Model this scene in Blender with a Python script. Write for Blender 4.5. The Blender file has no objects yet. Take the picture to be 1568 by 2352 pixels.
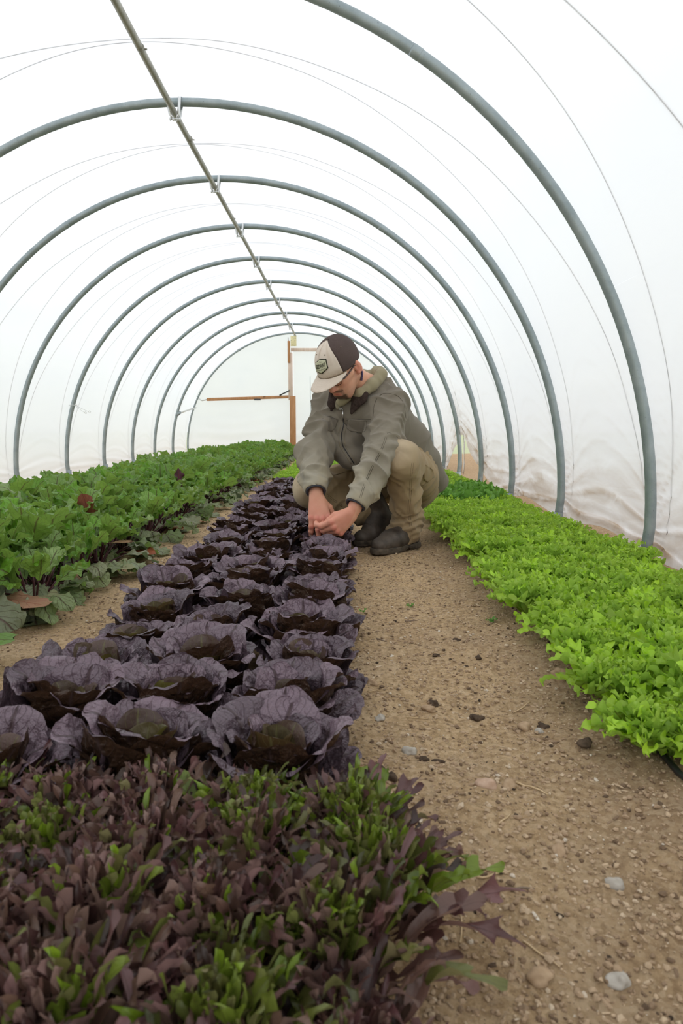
import bpy, math, random
import numpy as np
from mathutils import Vector, Matrix

scene = bpy.context.scene
COL = scene.collection
PI = math.pi

# ------------------------------------------------------------------ camera, world, light
cam_data = bpy.data.cameras.new('camera')
cam = bpy.data.objects.new('camera', cam_data)
COL.objects.link(cam)
scene.camera = cam
cam_data.sensor_fit = 'VERTICAL'
cam_data.sensor_height = 36.0
cam_data.sensor_width = 24.0
cam_data.lens = 24.0
cam_data.clip_start = 0.02
cam.location = (0.0, 0.0, 0.57)
cam.rotation_euler = (PI / 2 - 0.1255, 0.0, 0.0033)
cam_data.dof.use_dof = True
cam_data.dof.focus_distance = 2.7
cam_data.dof.aperture_fstop = 9.0

world = bpy.data.worlds.new('overcast_sky')
scene.world = world
world.use_nodes = True
wn = world.node_tree
wn.nodes.clear()
w_out = wn.nodes.new('ShaderNodeOutputWorld')
w_bg = wn.nodes.new('ShaderNodeBackground')
w_geo = wn.nodes.new('ShaderNodeTexCoord')
w_sep = wn.nodes.new('ShaderNodeSeparateXYZ')
w_ramp = wn.nodes.new('ShaderNodeValToRGB')
wn.links.new(w_geo.outputs['Generated'], w_sep.inputs[0])
wn.links.new(w_sep.outputs['Z'], w_ramp.inputs[0])
w_ramp.color_ramp.elements[0].position = 0.0
w_ramp.color_ramp.elements[0].color = (0.640, 0.65, 0.665, 1)
w_ramp.color_ramp.elements[1].position = 0.9
w_ramp.color_ramp.elements[1].color = (0.84, 0.85, 0.87, 1)
wn.links.new(w_ramp.outputs[0], w_bg.inputs['Color'])
wn.links.new(w_bg.outputs[0], w_out.inputs['Surface'])
w_bg.inputs["Strength"].default_value = 1.75

scene.view_settings.view_transform = 'Standard'
scene.view_settings.look = 'None'
scene.view_settings.exposure = 0.12
scene.view_settings.gamma = 1.0
scene.view_settings.use_curve_mapping = False

# ------------------------------------------------------------------ helpers
def nm(a):
    a = np.asarray(a, float)
    return a / (np.linalg.norm(a) + 1e-12)

def make_mesh(name, V, F, mat=None, uv=None, col=None, smooth=True, mats=None, fmat=None):
    me = bpy.data.meshes.new(name)
    V = np.asarray(V, float)
    F = F if isinstance(F, list) else [tuple(int(i) for i in f) for f in F]
    me.from_pydata(V.tolist(), [], F)
    if mats:
        for m in mats:
            me.materials.append(m)
        if fmat is not None:
            me.polygons.foreach_set('material_index', np.asarray(fmat, np.int32))
    elif mat:
        me.materials.append(mat)
    if uv is not None or col is not None:
        li = np.empty(len(me.loops), np.int32)
        me.loops.foreach_get('vertex_index', li)
        if uv is not None:
            ul = me.uv_layers.new(name='UVMap')
            ul.data.foreach_set('uv', np.asarray(uv, np.float32)[li].ravel())
        if col is not None:
            c = np.ones((len(V), 4), np.float32)
            c[:, :3] = col
            ca = me.color_attributes.new('Col', 'FLOAT_COLOR', 'POINT')
            ca.data.foreach_set('color', c.ravel())
    if smooth:
        me.polygons.foreach_set('use_smooth', np.ones(len(me.polygons), bool))
    me.update()
    return me

def link(name, me, parent=None):
    o = bpy.data.objects.new(name, me)
    COL.objects.link(o)
    if parent:
        o.parent = parent
    return o

def tag(o, label=None, cat=None, group=None, kind=None):
    if label: o['label'] = label
    if cat: o['category'] = cat
    if group: o['group'] = group
    if kind: o['kind'] = kind
    return o

def thing(name, label, cat, loc=(0, 0, 0), rotz=0.0, group=None):
    o = bpy.data.objects.new(name, None)
    COL.objects.link(o)
    o.empty_display_size = 0.05
    o.location = loc
    o.rotation_euler = (0, 0, rotz)
    return tag(o, label, cat, group)

def dup(root, loc, rot, scale, label, group):
    r = root.copy(); COL.objects.link(r)
    r.location = loc; r.rotation_euler = rot; r.scale = scale
    r['label'] = label
    if group: r['group'] = group
    for ch in list(root.children):
        c = ch.copy(); COL.objects.link(c); c.parent = r
        for g in ch.children:
            d = g.copy(); COL.objects.link(d); d.parent = c
    return r

class MB:
    """collects shapes into one mesh"""
    def __init__(s): s.V = []; s.F = []; s.C = []; s.U = []; s.n = 0
    def add(s, V, F, col=None, uv=None):
        V = np.asarray(V, float)
        s.V.append(V); s.F += [tuple(int(i) + s.n for i in f) for f in F]
        s.C.append(np.tile(np.asarray(col if col is not None else (0.5, 0.5, 0.5), float), (len(V), 1)) if np.ndim(col) < 2 else np.asarray(col))
        s.U.append(np.zeros((len(V), 2)) if uv is None else np.asarray(uv))
        s.n += len(V)
    def tube(s, pts, r, n=8, cap=True, col=None, flat=1.0):
        pts = np.asarray(pts, float); m = len(pts)
        r = np.full(m, r) if np.ndim(r) == 0 else np.asarray(r)
        T = np.gradient(pts, axis=0); T /= np.linalg.norm(T, axis=1)[:, None] + 1e-12
        up = np.array([0, 0, 1.0]) if abs(T[0, 2]) < 0.9 else np.array([1.0, 0, 0])
        A = nm(np.cross(T[0], up)); V = []; U = []
        for i in range(m):
            A = nm(A - T[i] * A.dot(T[i])); B = np.cross(T[i], A)
            for k in range(n):
                a = 2 * PI * k / n
                V.append(pts[i] + r[i] * (math.cos(a) * A + math.sin(a) * B * flat))
                U.append((k / n, i / max(m - 1, 1)))
        F = [(i * n + k, i * n + (k + 1) % n, (i + 1) * n + (k + 1) % n, (i + 1) * n + k) for i in range(m - 1) for k in range(n)]
        if cap:
            F.append(tuple(range(n - 1, -1, -1))); F.append(tuple((m - 1) * n + k for k in range(n)))
        s.add(V, F, col, U)
    def box(s, c, d, R=None, col=None, bev=0.0):
        c = np.asarray(c, float); d = np.asarray(d, float) / 2
        if bev <= 0:
            V = np.array([(x, y, z) for x in (-1, 1) for y in (-1, 1) for z in (-1, 1)], float) * d
            F = [(0, 1, 3, 2), (4, 6, 7, 5), (0, 4, 5, 1), (2, 3, 7, 6), (0, 2, 6, 4), (1, 5, 7, 3)]
        else:
            bev = min(bev, d.min() * 0.9); V = []; F = []; idx = {}
            for x in (-1, 1):
                for y in (-1, 1):
                    for z in (-1, 1):
                        for a in range(3):
                            p = np.array([x, y, z]) * (d - bev); p[a] = (x, y, z)[a] * d[a]
                            idx[(x, y, z, a)] = len(V); V.append(p)
            q = ((-1, -1), (1, -1), (1, 1), (-1, 1))
            for a in range(3):
                for sg in (-1, 1):
                    b, c2 = (a + 1) % 3, (a + 2) % 3; fs = []
                    for (u, v) in q:
                        k = [0, 0, 0]; k[a] = sg; k[b] = u; k[c2] = v; fs.append(idx[(*k, a)])
                    F.append(tuple(fs if sg > 0 else fs[::-1]))
            for a in range(3):
                b, c2 = (a + 1) % 3, (a + 2) % 3
                for u in (-1, 1):
                    for v in (-1, 1):
                        k0 = [0, 0, 0]; k0[a] = -1; k0[b] = u; k0[c2] = v; k1 = list(k0); k1[a] = 1
                        f = (idx[(*k0, b)], idx[(*k1, b)], idx[(*k1, c2)], idx[(*k0, c2)])
                        F.append(f if u * v < 0 else f[::-1])
            for x in (-1, 1):
                for y in (-1, 1):
                    for z in (-1, 1):
                        f = tuple(idx[(x, y, z, a)] for a in range(3)); F.append(f if x * y * z > 0 else f[::-1])
            V = np.array(V)
        if R is not None: V = V @ np.asarray(R).T
        s.add(V + c, F, col)
    def blob(s, c, rad, seed=0, amp=0.2, n=8, col=None, flatb=0.0, R=None):
        rg = np.random.RandomState(seed); V = []; F = []; ph = rg.rand(6) * 6.28; ks = rg.randn(6, 3) * 1.7
        m = n
        for i in range(m + 1):
            for j in range(2 * m):
                th = PI * i / m; a = PI * j / m
                p = np.array([math.sin(th) * math.cos(a), math.sin(th) * math.sin(a), math.cos(th)])
                V.append(p * (1 + amp * np.sin(ks @ p * 1.5 + ph).sum() / 2.5))
        for i in range(m):
            for j in range(2 * m):
                F.append((i * 2 * m + j, (i + 1) * 2 * m + j, (i + 1) * 2 * m + (j + 1) % (2 * m), i * 2 * m + (j + 1) % (2 * m)))
        V = np.array(V) * np.asarray(rad)
        if R is not None: V = V @ np.asarray(R).T
        s.add(V + np.asarray(c), F, col)
    def mesh(s, name, mat, smooth=True, col=False, uv=False):
        V = np.concatenate(s.V)
        return make_mesh(name, V, s.F, mat, uv=np.concatenate(s.U) if uv else None, col=np.concatenate(s.C) if col else None, smooth=smooth)
    def build(s, name, mat, parent=None, smooth=True, col=False, uv=False):
        return link(name, s.mesh(name, mat, smooth, col, uv), parent)

# value noise in numpy
_rs = np.random.RandomState(7)
_T = _rs.rand(64, 64, 64).astype(np.float32)
def noise(P):
    P = np.asarray(P, float); i = np.floor(P).astype(int); f = P - i; f = f * f * (3 - 2 * f); i &= 63; j = (i + 1) & 63
    x0, y0, z0 = i.T; x1, y1, z1 = j.T; fx, fy, fz = f.T
    c = lambda a, b, d: _T[a, b, d]
    v0 = (c(x0, y0, z0) * (1 - fx) + c(x1, y0, z0) * fx) * (1 - fy) + (c(x0, y1, z0) * (1 - fx) + c(x1, y1, z0) * fx) * fy
    v1 = (c(x0, y0, z1) * (1 - fx) + c(x1, y0, z1) * fx) * (1 - fy) + (c(x0, y1, z1) * (1 - fx) + c(x1, y1, z1) * fx) * fy
    return (v0 * (1 - fz) + v1 * fz) * 2 - 1
def fbm(P, o=4):
    P = np.asarray(P, float); s = 0; a = 1.0
    for k in range(o): s = s + a * noise(P * 2 ** k + 17.3 * k); a *= 0.5
    return s

# ------------------------------------------------------------------ material helpers
class NT:
    def __init__(s, name):
        s.m = bpy.data.materials.new(name); s.m.use_nodes = True; s.t = s.m.node_tree; s.t.nodes.clear()
        s.out = s.n('ShaderNodeOutputMaterial')
    def n(s, typ, **kw):
        nd = s.t.nodes.new(typ)
        for k, v in kw.items():
            if k in nd.inputs: nd.inputs[k].default_value = v
            else: setattr(nd, k, v)
        return nd
    def l(s, a, b): s.t.links.new(a, b)
    def ramp(s, fac, stops):
        r = s.n('ShaderNodeValToRGB'); e = r.color_ramp.elements
        e[0].position, e[1].position = stops[0][0], stops[-1][0]
        e[0].color = (*stops[0][1], 1); e[1].color = (*stops[-1][1], 1)
        for p, c in stops[1:-1]:
            q = e.new(p); q.color = (*c, 1)
        s.l(fac, r.inputs[0]); return r.outputs[0]
    def mix(s, fac, a, b, mode='MIX'):
        x = s.n('ShaderNodeMix', data_type='RGBA', blend_type=mode)
        for v, k in ((fac, 0), (a, 6), (b, 7)):
            if hasattr(v, 'links'): s.l(v, x.inputs[k])
            else: x.inputs[k].default_value = v if k == 0 else (*v, 1)
        return x.outputs[2]
    def math(s, op, a, b=0.0, c=None, clamp=False):
        x = s.n('ShaderNodeMath', operation=op); x.use_clamp = clamp
        for i, v in enumerate((a, b, c)):
            if v is None: continue
            if hasattr(v, 'links'): s.l(v, x.inputs[i])
            else: x.inputs[i].default_value = v
        return x.outputs[0]
    def noise(s, scale, detail=4, vec=None, rough=0.55, dist=0.0):
        x = s.n('ShaderNodeTexNoise'); x.inputs['Scale'].default_value = scale; x.inputs['Detail'].default_value = detail
        x.inputs['Roughness'].default_value = rough; x.inputs['Distortion'].default_value = dist
        if vec is not None: s.l(vec, x.inputs['Vector'])
        return x
    def obj(s): return s.n('ShaderNodeTexCoord').outputs['Object']
    def bump(s, h, strength=0.3, dist=0.002):
        b = s.n('ShaderNodeBump'); b.inputs['Strength'].default_value = strength; b.inputs['Distance'].default_value = dist
        s.l(h, b.inputs['Height']); return b.outputs[0]
    def pbr(s, color, rough=0.6, spec=0.5, metal=0.0, normal=None, **kw):
        p = s.n('ShaderNodeBsdfPrincipled')
        for k, v in (('Base Color', color), ('Roughness', rough), ('Specular IOR Level', spec), ('Metallic', metal)):
            if hasattr(v, 'links'): s.l(v, p.inputs[k])
            else: p.inputs[k].default_value = (*v, 1) if k == 'Base Color' else v
        if normal is not None: s.l(normal, p.inputs['Normal'])
        for k, v in kw.items(): p.inputs[k.replace('_', ' ')].default_value = v
        return p.outputs[0]
    def done(s, sh): s.l(sh, s.out.inputs['Surface']); return s.m

def simple_mat(name, c1, c2, scale=20.0, rough=0.6, spec=0.5, metal=0.0, bump=0.2, bd=0.001, detail=4):
    t = NT(name); v = t.obj(); n = t.noise(scale, detail, v)
    c = t.ramp(n.outputs[0], [(0.3, c1), (0.7, c2)])
    return t.done(t.pbr(c, rough, spec, metal, t.bump(n.outputs[0], bump, bd)))

def leaf_mat(name, top, top2, under, vein, heart, rough=0.45, spec=0.5, trans=0.35, vein_n=7.0, vein_w=0.5, puck=120.0, pb=0.35, edge=None, var=(0.75, 0.5), bd=0.004):
    """UV: x = across (0..1), y = along; Col: r random per leaf, g heart-ness, b dull/old"""
    t = NT(name)
    uv = t.n('ShaderNodeUVMap'); sp = t.n('ShaderNodeSeparateXYZ'); t.l(uv.outputs[0], sp.inputs[0])
    at = t.n('ShaderNodeAttribute', attribute_name='Col'); cs = t.n('ShaderNodeSeparateColor'); t.l(at.outputs['Color'], cs.inputs[0])
    av = t.math('ABSOLUTE', t.math('SUBTRACT', sp.outputs[0], 0.5))           # 0..0.5
    mid = t.math('SUBTRACT', 1.0, t.math('MULTIPLY', av, 22.0), clamp=True)
    lat = t.math('SUBTRACT', sp.outputs[1], t.math('MULTIPLY', av, 0.75))
    w = t.math('PINGPONG', t.math('MULTIPLY', lat, vein_n), 0.5)
    lv = t.math('MULTIPLY', t.math('SUBTRACT', 1.0, t.math('MULTIPLY', w, 13.0), clamp=True), vein_w)
    ve = t.math('MAXIMUM', mid, lv)
    obj = t.obj(); nz = t.noise(9.0, 3, obj); nf = t.noise(puck, 3, obj)
    base = t.mix(t.math('MULTIPLY', nz.outputs[0], 1.0), top, top2)
    base = t.mix(cs.outputs[1], base, heart)
    base = t.mix(t.math('MULTIPLY', cs.outputs[2], 0.85), base, (0.42, 0.42, 0.27))
    hs = t.n('ShaderNodeHueSaturation'); t.l(base, hs.inputs['Color'])
    t.l(t.math('ADD', var[0], t.math('MULTIPLY', cs.outputs[0], var[1])), hs.inputs['Value'])
    base = hs.outputs[0]
    base = t.mix(t.math('MULTIPLY', ve, 0.8), base, vein)
    un = t.mix(cs.outputs[1], under, heart)
    un = t.mix(t.math('MULTIPLY', ve, 0.75), un, vein)
    geo = t.n('ShaderNodeNewGeometry')
    col = t.mix(geo.outputs['Backfacing'], base, un)
    if edge is not None:
        e = t.math('MULTIPLY', t.math('SUBTRACT', av, 0.36, clamp=True), 5.0)
        col = t.mix(e, col, edge)
    nb = t.bump(t.math('ADD', nf.outputs[0], t.math('MULTIPLY', ve, -0.5)), pb, bd)
    s1 = t.pbr(col, rough, spec, 0.0, nb)
    tr = t.n('ShaderNodeBsdfTranslucent'); t.l(col, tr.inputs[0])
    mx = t.n('ShaderNodeMixShader'); mx.inputs[0].default_value = trans
    t.l(s1, mx.inputs[1]); t.l(tr.outputs[0], mx.inputs[2])
    return t.done(mx.outputs[0])

# ------------------------------------------------------------------ the tunnel's own geometry
XC, ZC, RA, RB = -0.9125, 0.144, 2.228, 2.244
Y0, SP = 2.908, 1.2104
YEND = Y0 + 9 * SP            # 13.80
def prof(deg, off=0.0):
    """point of the hoop profile; deg 0 = right spring line, 180 = left; below 0 / above 180 the straight legs"""
    if deg < 0:
        z = ZC + (deg / 180 * PI) * RA
        return np.array([XC + RA + off + 0.10 * (z - ZC), z])
    if deg > 180:
        z = ZC - ((deg - 180) / 180 * PI) * RA
        return np.array([XC - RA - off - 0.10 * (z - ZC), z])
    a = math.radians(deg)
    return np.array([XC + (RA + off) * math.cos(a), ZC + (RB + off) * math.sin(a)])

# ------------------------------------------------------------------ ground
def mat_soil():
    t = NT('dry_soil'); v = t.obj()
    n1 = t.noise(1.6, 5, v); n2 = t.noise(60.0, 8, v, 0.8); n3 = t.noise(260.0, 4, v, 0.7); n4 = t.noise(5.0, 4, v)
    c = t.ramp(n2.outputs[0], [(0.30, (0.16, 0.09, 0.042)), (0.42, (0.50, 0.325, 0.165)), (0.54, (0.80, 0.555, 0.305)), (0.72, (0.95, 0.74, 0.48))])
    c = t.mix(t.math('MULTIPLY', t.ramp(n1.outputs[0], [(0.45, (0, 0, 0)), (0.62, (1, 1, 1))]), 0.45), c, (0.46, 0.30, 0.165))
    c = t.mix(t.math('MULTIPLY', t.ramp(n4.outputs[0], [(0.5, (0, 0, 0)), (0.7, (1, 1, 1))]), 0.45), c, (0.76, 0.57, 0.37))
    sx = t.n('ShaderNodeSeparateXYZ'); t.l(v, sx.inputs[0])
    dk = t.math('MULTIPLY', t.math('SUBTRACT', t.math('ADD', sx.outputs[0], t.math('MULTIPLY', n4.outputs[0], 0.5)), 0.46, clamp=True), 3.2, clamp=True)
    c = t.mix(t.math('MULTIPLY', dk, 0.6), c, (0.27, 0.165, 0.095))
    sp = t.n('ShaderNodeTexVoronoi'); sp.inputs['Scale'].default_value = 130.0; t.l(v, sp.inputs['Vector'])
    pick = t.ramp(sp.outputs['Color'], [(0.0, (0.17, 0.11, 0.065)), (0.5, (0.58, 0.41, 0.25)), (0.8, (0.82, 0.65, 0.45)), (1.0, (0.42, 0.28, 0.17))])
    c = t.mix(0.33, c, pick)
    h = t.math('ADD', t.math('MULTIPLY', n2.outputs[0], 1.2), t.math('MULTIPLY', n3.outputs[0], 0.5))
    return t.done(t.pbr(c, 0.95, 0.1, 0.0, t.bump(h, 0.9, 0.009)))
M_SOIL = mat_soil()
xs = np.unique(np.concatenate([np.arange(-3.6, -1.2, 0.12), np.arange(-1.2, -0.5, 0.02), np.arange(-0.5, 0.0, 0.06), np.arange(0.0, 1.4, 0.0125), np.arange(1.4, 3.4, 0.1)]).round(4))
ys = np.unique(np.concatenate([np.arange(-3.4, 0.4, 0.2), np.arange(0.4, 2.6, 0.0125), np.arange(2.6, 5.0, 0.03), np.arange(5.0, 14.3, 0.12)]).round(4))
GX, GY = np.meshgrid(xs, ys, indexing='ij')
def ground_z(x, y):
    P = np.stack([np.ravel(x), np.ravel(y), 0 * np.ravel(x)], 1)
    z = 0.012 * fbm(P * 2.3, 2) + 0.007 * fbm(P * 14, 3) + 0.0045 * np.maximum(0, fbm(P * 55 + 3, 2))
    # shallow foot-worn path, beds a little higher
    px = P[:, 0]
    bed = np.exp(-((px + 0.26) / 0.33) ** 6) + np.exp(-((px - 0.8) / 0.34) ** 6) + np.exp(-((px + 1.35) / 0.5) ** 6)
    return z + 0.02 * np.clip(bed, 0, 1) - 0.005
GZ = ground_z(GX, GY)
n0, n1 = GX.shape
gi = np.arange(n0 * n1).reshape(n0, n1)
F = np.stack([gi[:-1, :-1].ravel(), gi[1:, :-1].ravel(), gi[1:, 1:].ravel(), gi[:-1, 1:].ravel()], 1)
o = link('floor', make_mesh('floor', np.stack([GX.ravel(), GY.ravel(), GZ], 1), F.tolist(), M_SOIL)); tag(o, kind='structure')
def gz(x, y): return float(ground_z(np.array([x]), np.array([y]))[0])

def mat_lawn():
    t = NT('pale_grass'); v = t.obj(); n = t.noise(3.0, 5, v); m = t.noise(60.0, 4, v)
    c = t.mix(n.outputs[0], (0.40, 0.45, 0.24), (0.62, 0.59, 0.44))
    c = t.mix(t.math('MULTIPLY', m.outputs[0], 0.5), c, (0.16, 0.27, 0.06))
    return t.done(t.pbr(c, 0.9, 0.2, 0.0, t.bump(m.outputs[0], 0.6, 0.01)))
M_LAWN = mat_lawn()
mb = MB()
for (x0, x1, y0, y1) in ((-40, -3.55, -30, 60), (3.25, 40, -30, 60), (-3.55, 3.25, 14.15, 60), (-3.55, 3.25, -30, -3.3)):
    nx = max(2, int((x1 - x0) / 2)); ny = max(2, int((y1 - y0) / 2))
    V = [(x0 + (x1 - x0) * i / nx, y0 + (y1 - y0) * j / ny, -0.012) for i in range(nx + 1) for j in range(ny + 1)]
    mb.add(V, [(i * (ny + 1) + j, (i + 1) * (ny + 1) + j, (i + 1) * (ny + 1) + j + 1, i * (ny + 1) + j + 1) for i in range(nx) for j in range(ny)])
tag(mb.build('floor_outside', M_LAWN), kind='structure')

# ------------------------------------------------------------------ plastic film
def mat_film():
    t = NT('milky_film'); v = t.obj()
    mp = t.n('ShaderNodeMapping'); mp.inputs['Scale'].default_value = (1.0, 0.35, 1.6); t.l(v, mp.inputs[0])
    n1 = t.noise(1.1, 4, mp.outputs[0]); n2 = t.noise(7.0, 5, mp.outputs[0], 0.6, 0.6)
    c = t.ramp(n1.outputs[0], [(0.3, (0.90, 0.925, 0.965)), (0.7, (0.95, 0.968, 0.99))])
    at = t.n('ShaderNodeAttribute', attribute_name='Col'); cs = t.n('ShaderNodeSeparateColor'); t.l(at.outputs['Color'], cs.inputs[0])
    # muddy splash on the skirt, broken up by noise
    mud = t.math('MULTIPLY', cs.outputs[0], t.ramp(n2.outputs[0], [(0.32, (0.15, 0.15, 0.15)), (0.68, (1, 1, 1))]))
    c = t.mix(mud, c, (0.42, 0.31, 0.20))
    tl = t.n('ShaderNodeBsdfTranslucent'); t.l(c, tl.inputs[0])
    df = t.n('ShaderNodeBsdfDiffuse'); t.l(c, df.inputs[0])
    tp = t.n('ShaderNodeBsdfTransparent')
    gl = t.n('ShaderNodeBsdfGlossy'); gl.inputs['Roughness'].default_value = 0.3
    m1 = t.n('ShaderNodeMixShader'); m1.inputs[0].default_value = 0.26; t.l(tl.outputs[0], m1.inputs[1]); t.l(df.outputs[0], m1.inputs[2])
    m2 = t.n('ShaderNodeMixShader')
    t.l(t.math('MULTIPLY', t.math('SUBTRACT', 1.0, cs.outputs[0]), 0.035), m2.inputs[0]); t.l(m1.outputs[0], m2.inputs[1]); t.l(tp.outputs[0], m2.inputs[2])
    m3 = t.n('ShaderNodeMixShader'); m3.inputs[0].default_value = 0.03; t.l(m2.outputs[0], m3.inputs[1]); t.l(gl.outputs[0], m3.inputs[2])
    return t.done(m3.outputs[0])
M_FILM = mat_film()

def skirt_gap(y):
    """height of the film's lower edge on the right, tied up at the hoop at y = 7.75"""
    g = 0.47 * max(0.0, 1 - abs(y - 7.72) / (1.9 if y < 7.72 else 1.15)) ** 1.25
    g += 0.055 * math.exp(-((y - 4.75) / 0.5) ** 2) + 0.045 * math.exp(-((y - 3.45) / 0.33) ** 2) + 0.012
    return g

def film_side(name, a0, a1, na, right=False, left=False, yv=None):
    V = []; C = []
    na_ = na
    for y in yv:
        bay = ((y - Y0) / SP) % 1.0
        dip = -0.018 * math.sin(PI * bay) ** 2
        for i in range(na_ + 1):
            t = i / na_
            if right:      # t = 0 at bottom
                a_low = math.degrees((skirt_gap(y) - ZC) / RA) if skirt_gap(y) < ZC else math.degrees(math.asin((skirt_gap(y) - ZC) / RB))
                tt = t ** 1.6
                a = a_low + (a1 - a_low) * tt
            elif left:
                a = 183.6 + (a1 - 183.6) * t ** 1.3
            else:
                a = a0 + (a1 - a0) * t
            p = prof(a, 0.027 + dip)
            x, z = p; c = 0.0
            if right or left:
                s = 1 if right else -1
                hgt = max(0.0, z - (skirt_gap(y) if right else 0.0))
                w = math.exp(-hgt / 0.22)
                w2 = math.exp(-hgt / 0.6)
                # folds: swags hanging between the hoops and dragging up to the tie point
                kb = 1 / (0.30 + 0.70 * math.sin(PI * bay) ** 0.8)
                ph = 46 * (hgt - 0.10 - 0.03 * math.sin(y * 1.7)) * kb + 1.5 * math.sin(y * 1.3) + 1.2 * y
                drag = 3.0 * (y - 7.72) if abs(y - 7.72) < 2 and right else 0
                fold = (1 - 1.6 * abs(math.sin(0.5 * (ph + drag)))) * 0.7 + 0.3 * math.sin(1.7 * ph - 1.3 * y)
                x += s * (0.015 * w * (0.6 + fold) + 0.004 * w2 * math.sin(13 * z + 4 * y + 2.5 * math.sin(2.3 * y)))
                x -= s * 0.0
                if right and hgt < 0.10:
                    x -= 0.035 * (1 - hgt / 0.10) * (0.5 + 0.5 * math.sin(y * 3 + 1)) * (1 if bay > 0.08 and bay < 0.92 else 0.1)
                c = min(1.0, (1.25 if right else 0.35) * math.exp(-(hgt / (0.27 if right else 0.10)) ** 1.5) * (0.55 + 0.55 * max(0, fold)) + (0.35 * math.exp(-hgt / 0.35) * max(0, fold) if right else 0))
                if right and abs(y - 7.72) < 2: c = min(1.0, c + 0.25 * w2 * (1 - abs(y - 7.72) / 2) * (0.5 + 0.5 * math.sin(ph + drag)))
            V.append((x, y, z)); C.append((max(0, c), 0, 0))
    n = na_ + 1
    F = [(j * n + i, j * n + i + 1, (j + 1) * n + i + 1, (j + 1) * n + i) for j in range(len(yv) - 1) for i in range(na_)]
    me = make_mesh(name, V, F, M_FILM, col=C)
    return tag(link(name, me), kind='structure')
yv = np.arange(-3.4, YEND + 0.03, 0.0302)
film_side('wall_right', -4, 26, 140, right=True, yv=yv)
film_side('ceiling', 26, 154, 90, yv=yv[::3].tolist() + [yv[-1]])
film_side('wall_left', 183, 154, 60, left=True, yv=yv)

# end wall film: left panel, over-door panel, right panel and the door curtain, hung on the end hoop
def end_panel(name, xa, xb, zlo, y, ztop=None):
    xsg = np.arange(xa, xb + 1e-6, (xb - xa) / 30); V = []
    nz = 40
    for x in xsg:
        zt = ZC + (RB + 0.02) * math.sqrt(max(0.0, 1 - ((x - XC) / (RA + 0.02)) ** 2)) if ztop is None else ztop
        for k in range(nz + 1):
            z = zlo + (zt - zlo) * k / nz
            yy = y + 0.012 * math.sin(28 * z + 3 * math.sin(2 * x)) * math.exp(-z / 0.5) + 0.01 * math.sin(3 * x + z * 2)
            V.append((x, yy, z))
    F = [(i * (nz + 1) + k, i * (nz + 1) + k + 1, (i + 1) * (nz + 1) + k + 1, (i + 1) * (nz + 1) + k) for i in range(len(xsg) - 1) for k in range(nz)]
    me = make_mesh(name, V, F, M_FILM, col=np.zeros((len(V), 3)))
    return tag(link(name, me), kind='structure')
end_panel('wall_back', XC - RA, -1.02, 0.0, YEND + 0.075)
end_panel('wall_back', -1.02, 0.10, 2.04, YEND + 0.075)
end_panel('wall_back', 0.10, XC + RA, 0.0, YEND + 0.075)
end_panel('door_1', -1.01, 0.10, 0.16, YEND + 0.10, ztop=2.08)

# ------------------------------------------------------------------ steel hoops, ridge pipe, clamps
def mat_steel(name, a, b, rough=0.42, metal=0.75):
    t = NT(name); v = t.obj(); n = t.noise(14.0, 5, v, 0.6); m = t.noise(120.0, 3, v)
    c = t.ramp(n.outputs[0], [(0.3, a), (0.7, b)])
    c = t.mix(t.ramp(m.outputs[0], [(0.66, (0, 0, 0)), (0.76, (0.6, 0.6, 0.6))]), c, (0.07, 0.08, 0.08))
    return t.done(t.pbr(c, rough, 0.5, metal, t.bump(m.outputs[0], 0.12, 0.001)))
M_STEEL = mat_steel('galvanised_steel', (0.26, 0.31, 0.32), (0.38, 0.43, 0.44), metal=0.45)
M_STEEL2 = mat_steel('bright_zinc', (0.62, 0.63, 0.62), (0.8, 0.81, 0.8), 0.3, 0.7)
M_RIDGE = mat_steel('weathered_ridge_pipe', (0.27, 0.26, 0.21), (0.42, 0.41, 0.35), 0.45, 0.4)
M_ROPE = simple_mat('grey_cord', (0.16, 0.13, 0.13), (0.42, 0.36, 0.34), 60, 0.8)
where = ['nearest the camera, cut off at the top of the photo', 'second from the camera, first whose top is in view', 'third from the camera', 'fourth from the camera',
         'fifth from the camera, film tied up at its leg', 'sixth from the camera', 'seventh from the camera', 'eighth from the camera', 'ninth from the camera, last before the end wall',
         'at the far end wall around the wooden door post']
RT = 0.0235
for k in range(10):
    yk = Y0 + k * SP
    h = thing('tunnel_hoop', 'grey galvanised steel hoop, ' + where[k], 'hoop', (XC, yk, 0), group='tunnel hoops')
    tilt = 0.004 * math.sin(k * 2.3)
    mb = MB()
    degs = [-4.2, -2] + list(np.arange(0, 181, 2.5)) + [182, 184.2]
    pts = [(prof(d)[0] - XC, tilt * math.sin(math.radians(d)), prof(d)[1]) for d in degs]
    mb.tube(pts, RT if k < 9 else 0.019, 14)
    mb.build('pipe', M_STEEL, h)
    for d in (58, 122):     # swaged joints with a screw head
        mj = MB(); dd = [d - 1.1, d - 1.0, d - 0.2, d + 0.0]
        mj.tube([(prof(q)[0] - XC, tilt * math.sin(math.radians(q)), prof(q)[1]) for q in dd], [RT * 1.02, RT * 1.055, RT * 1.055, RT * 1.02], 14)
        mj.build('joint_ring', M_STEEL, h)
    if k < 9:
        for s in (0, 1):
            d = -3.9 if s == 0 else 183.9
            mg = MB(); p = prof(d); q = prof(2.5 if s == 0 else 177.5)
            mg.tube([(p[0] - XC, 0, -0.03), (p[0] - XC, 0, 0.05 + 0.02 * s)], RT * 1.28, 14)
            mg.build('ground_sleeve', M_STEEL, h)
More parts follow.
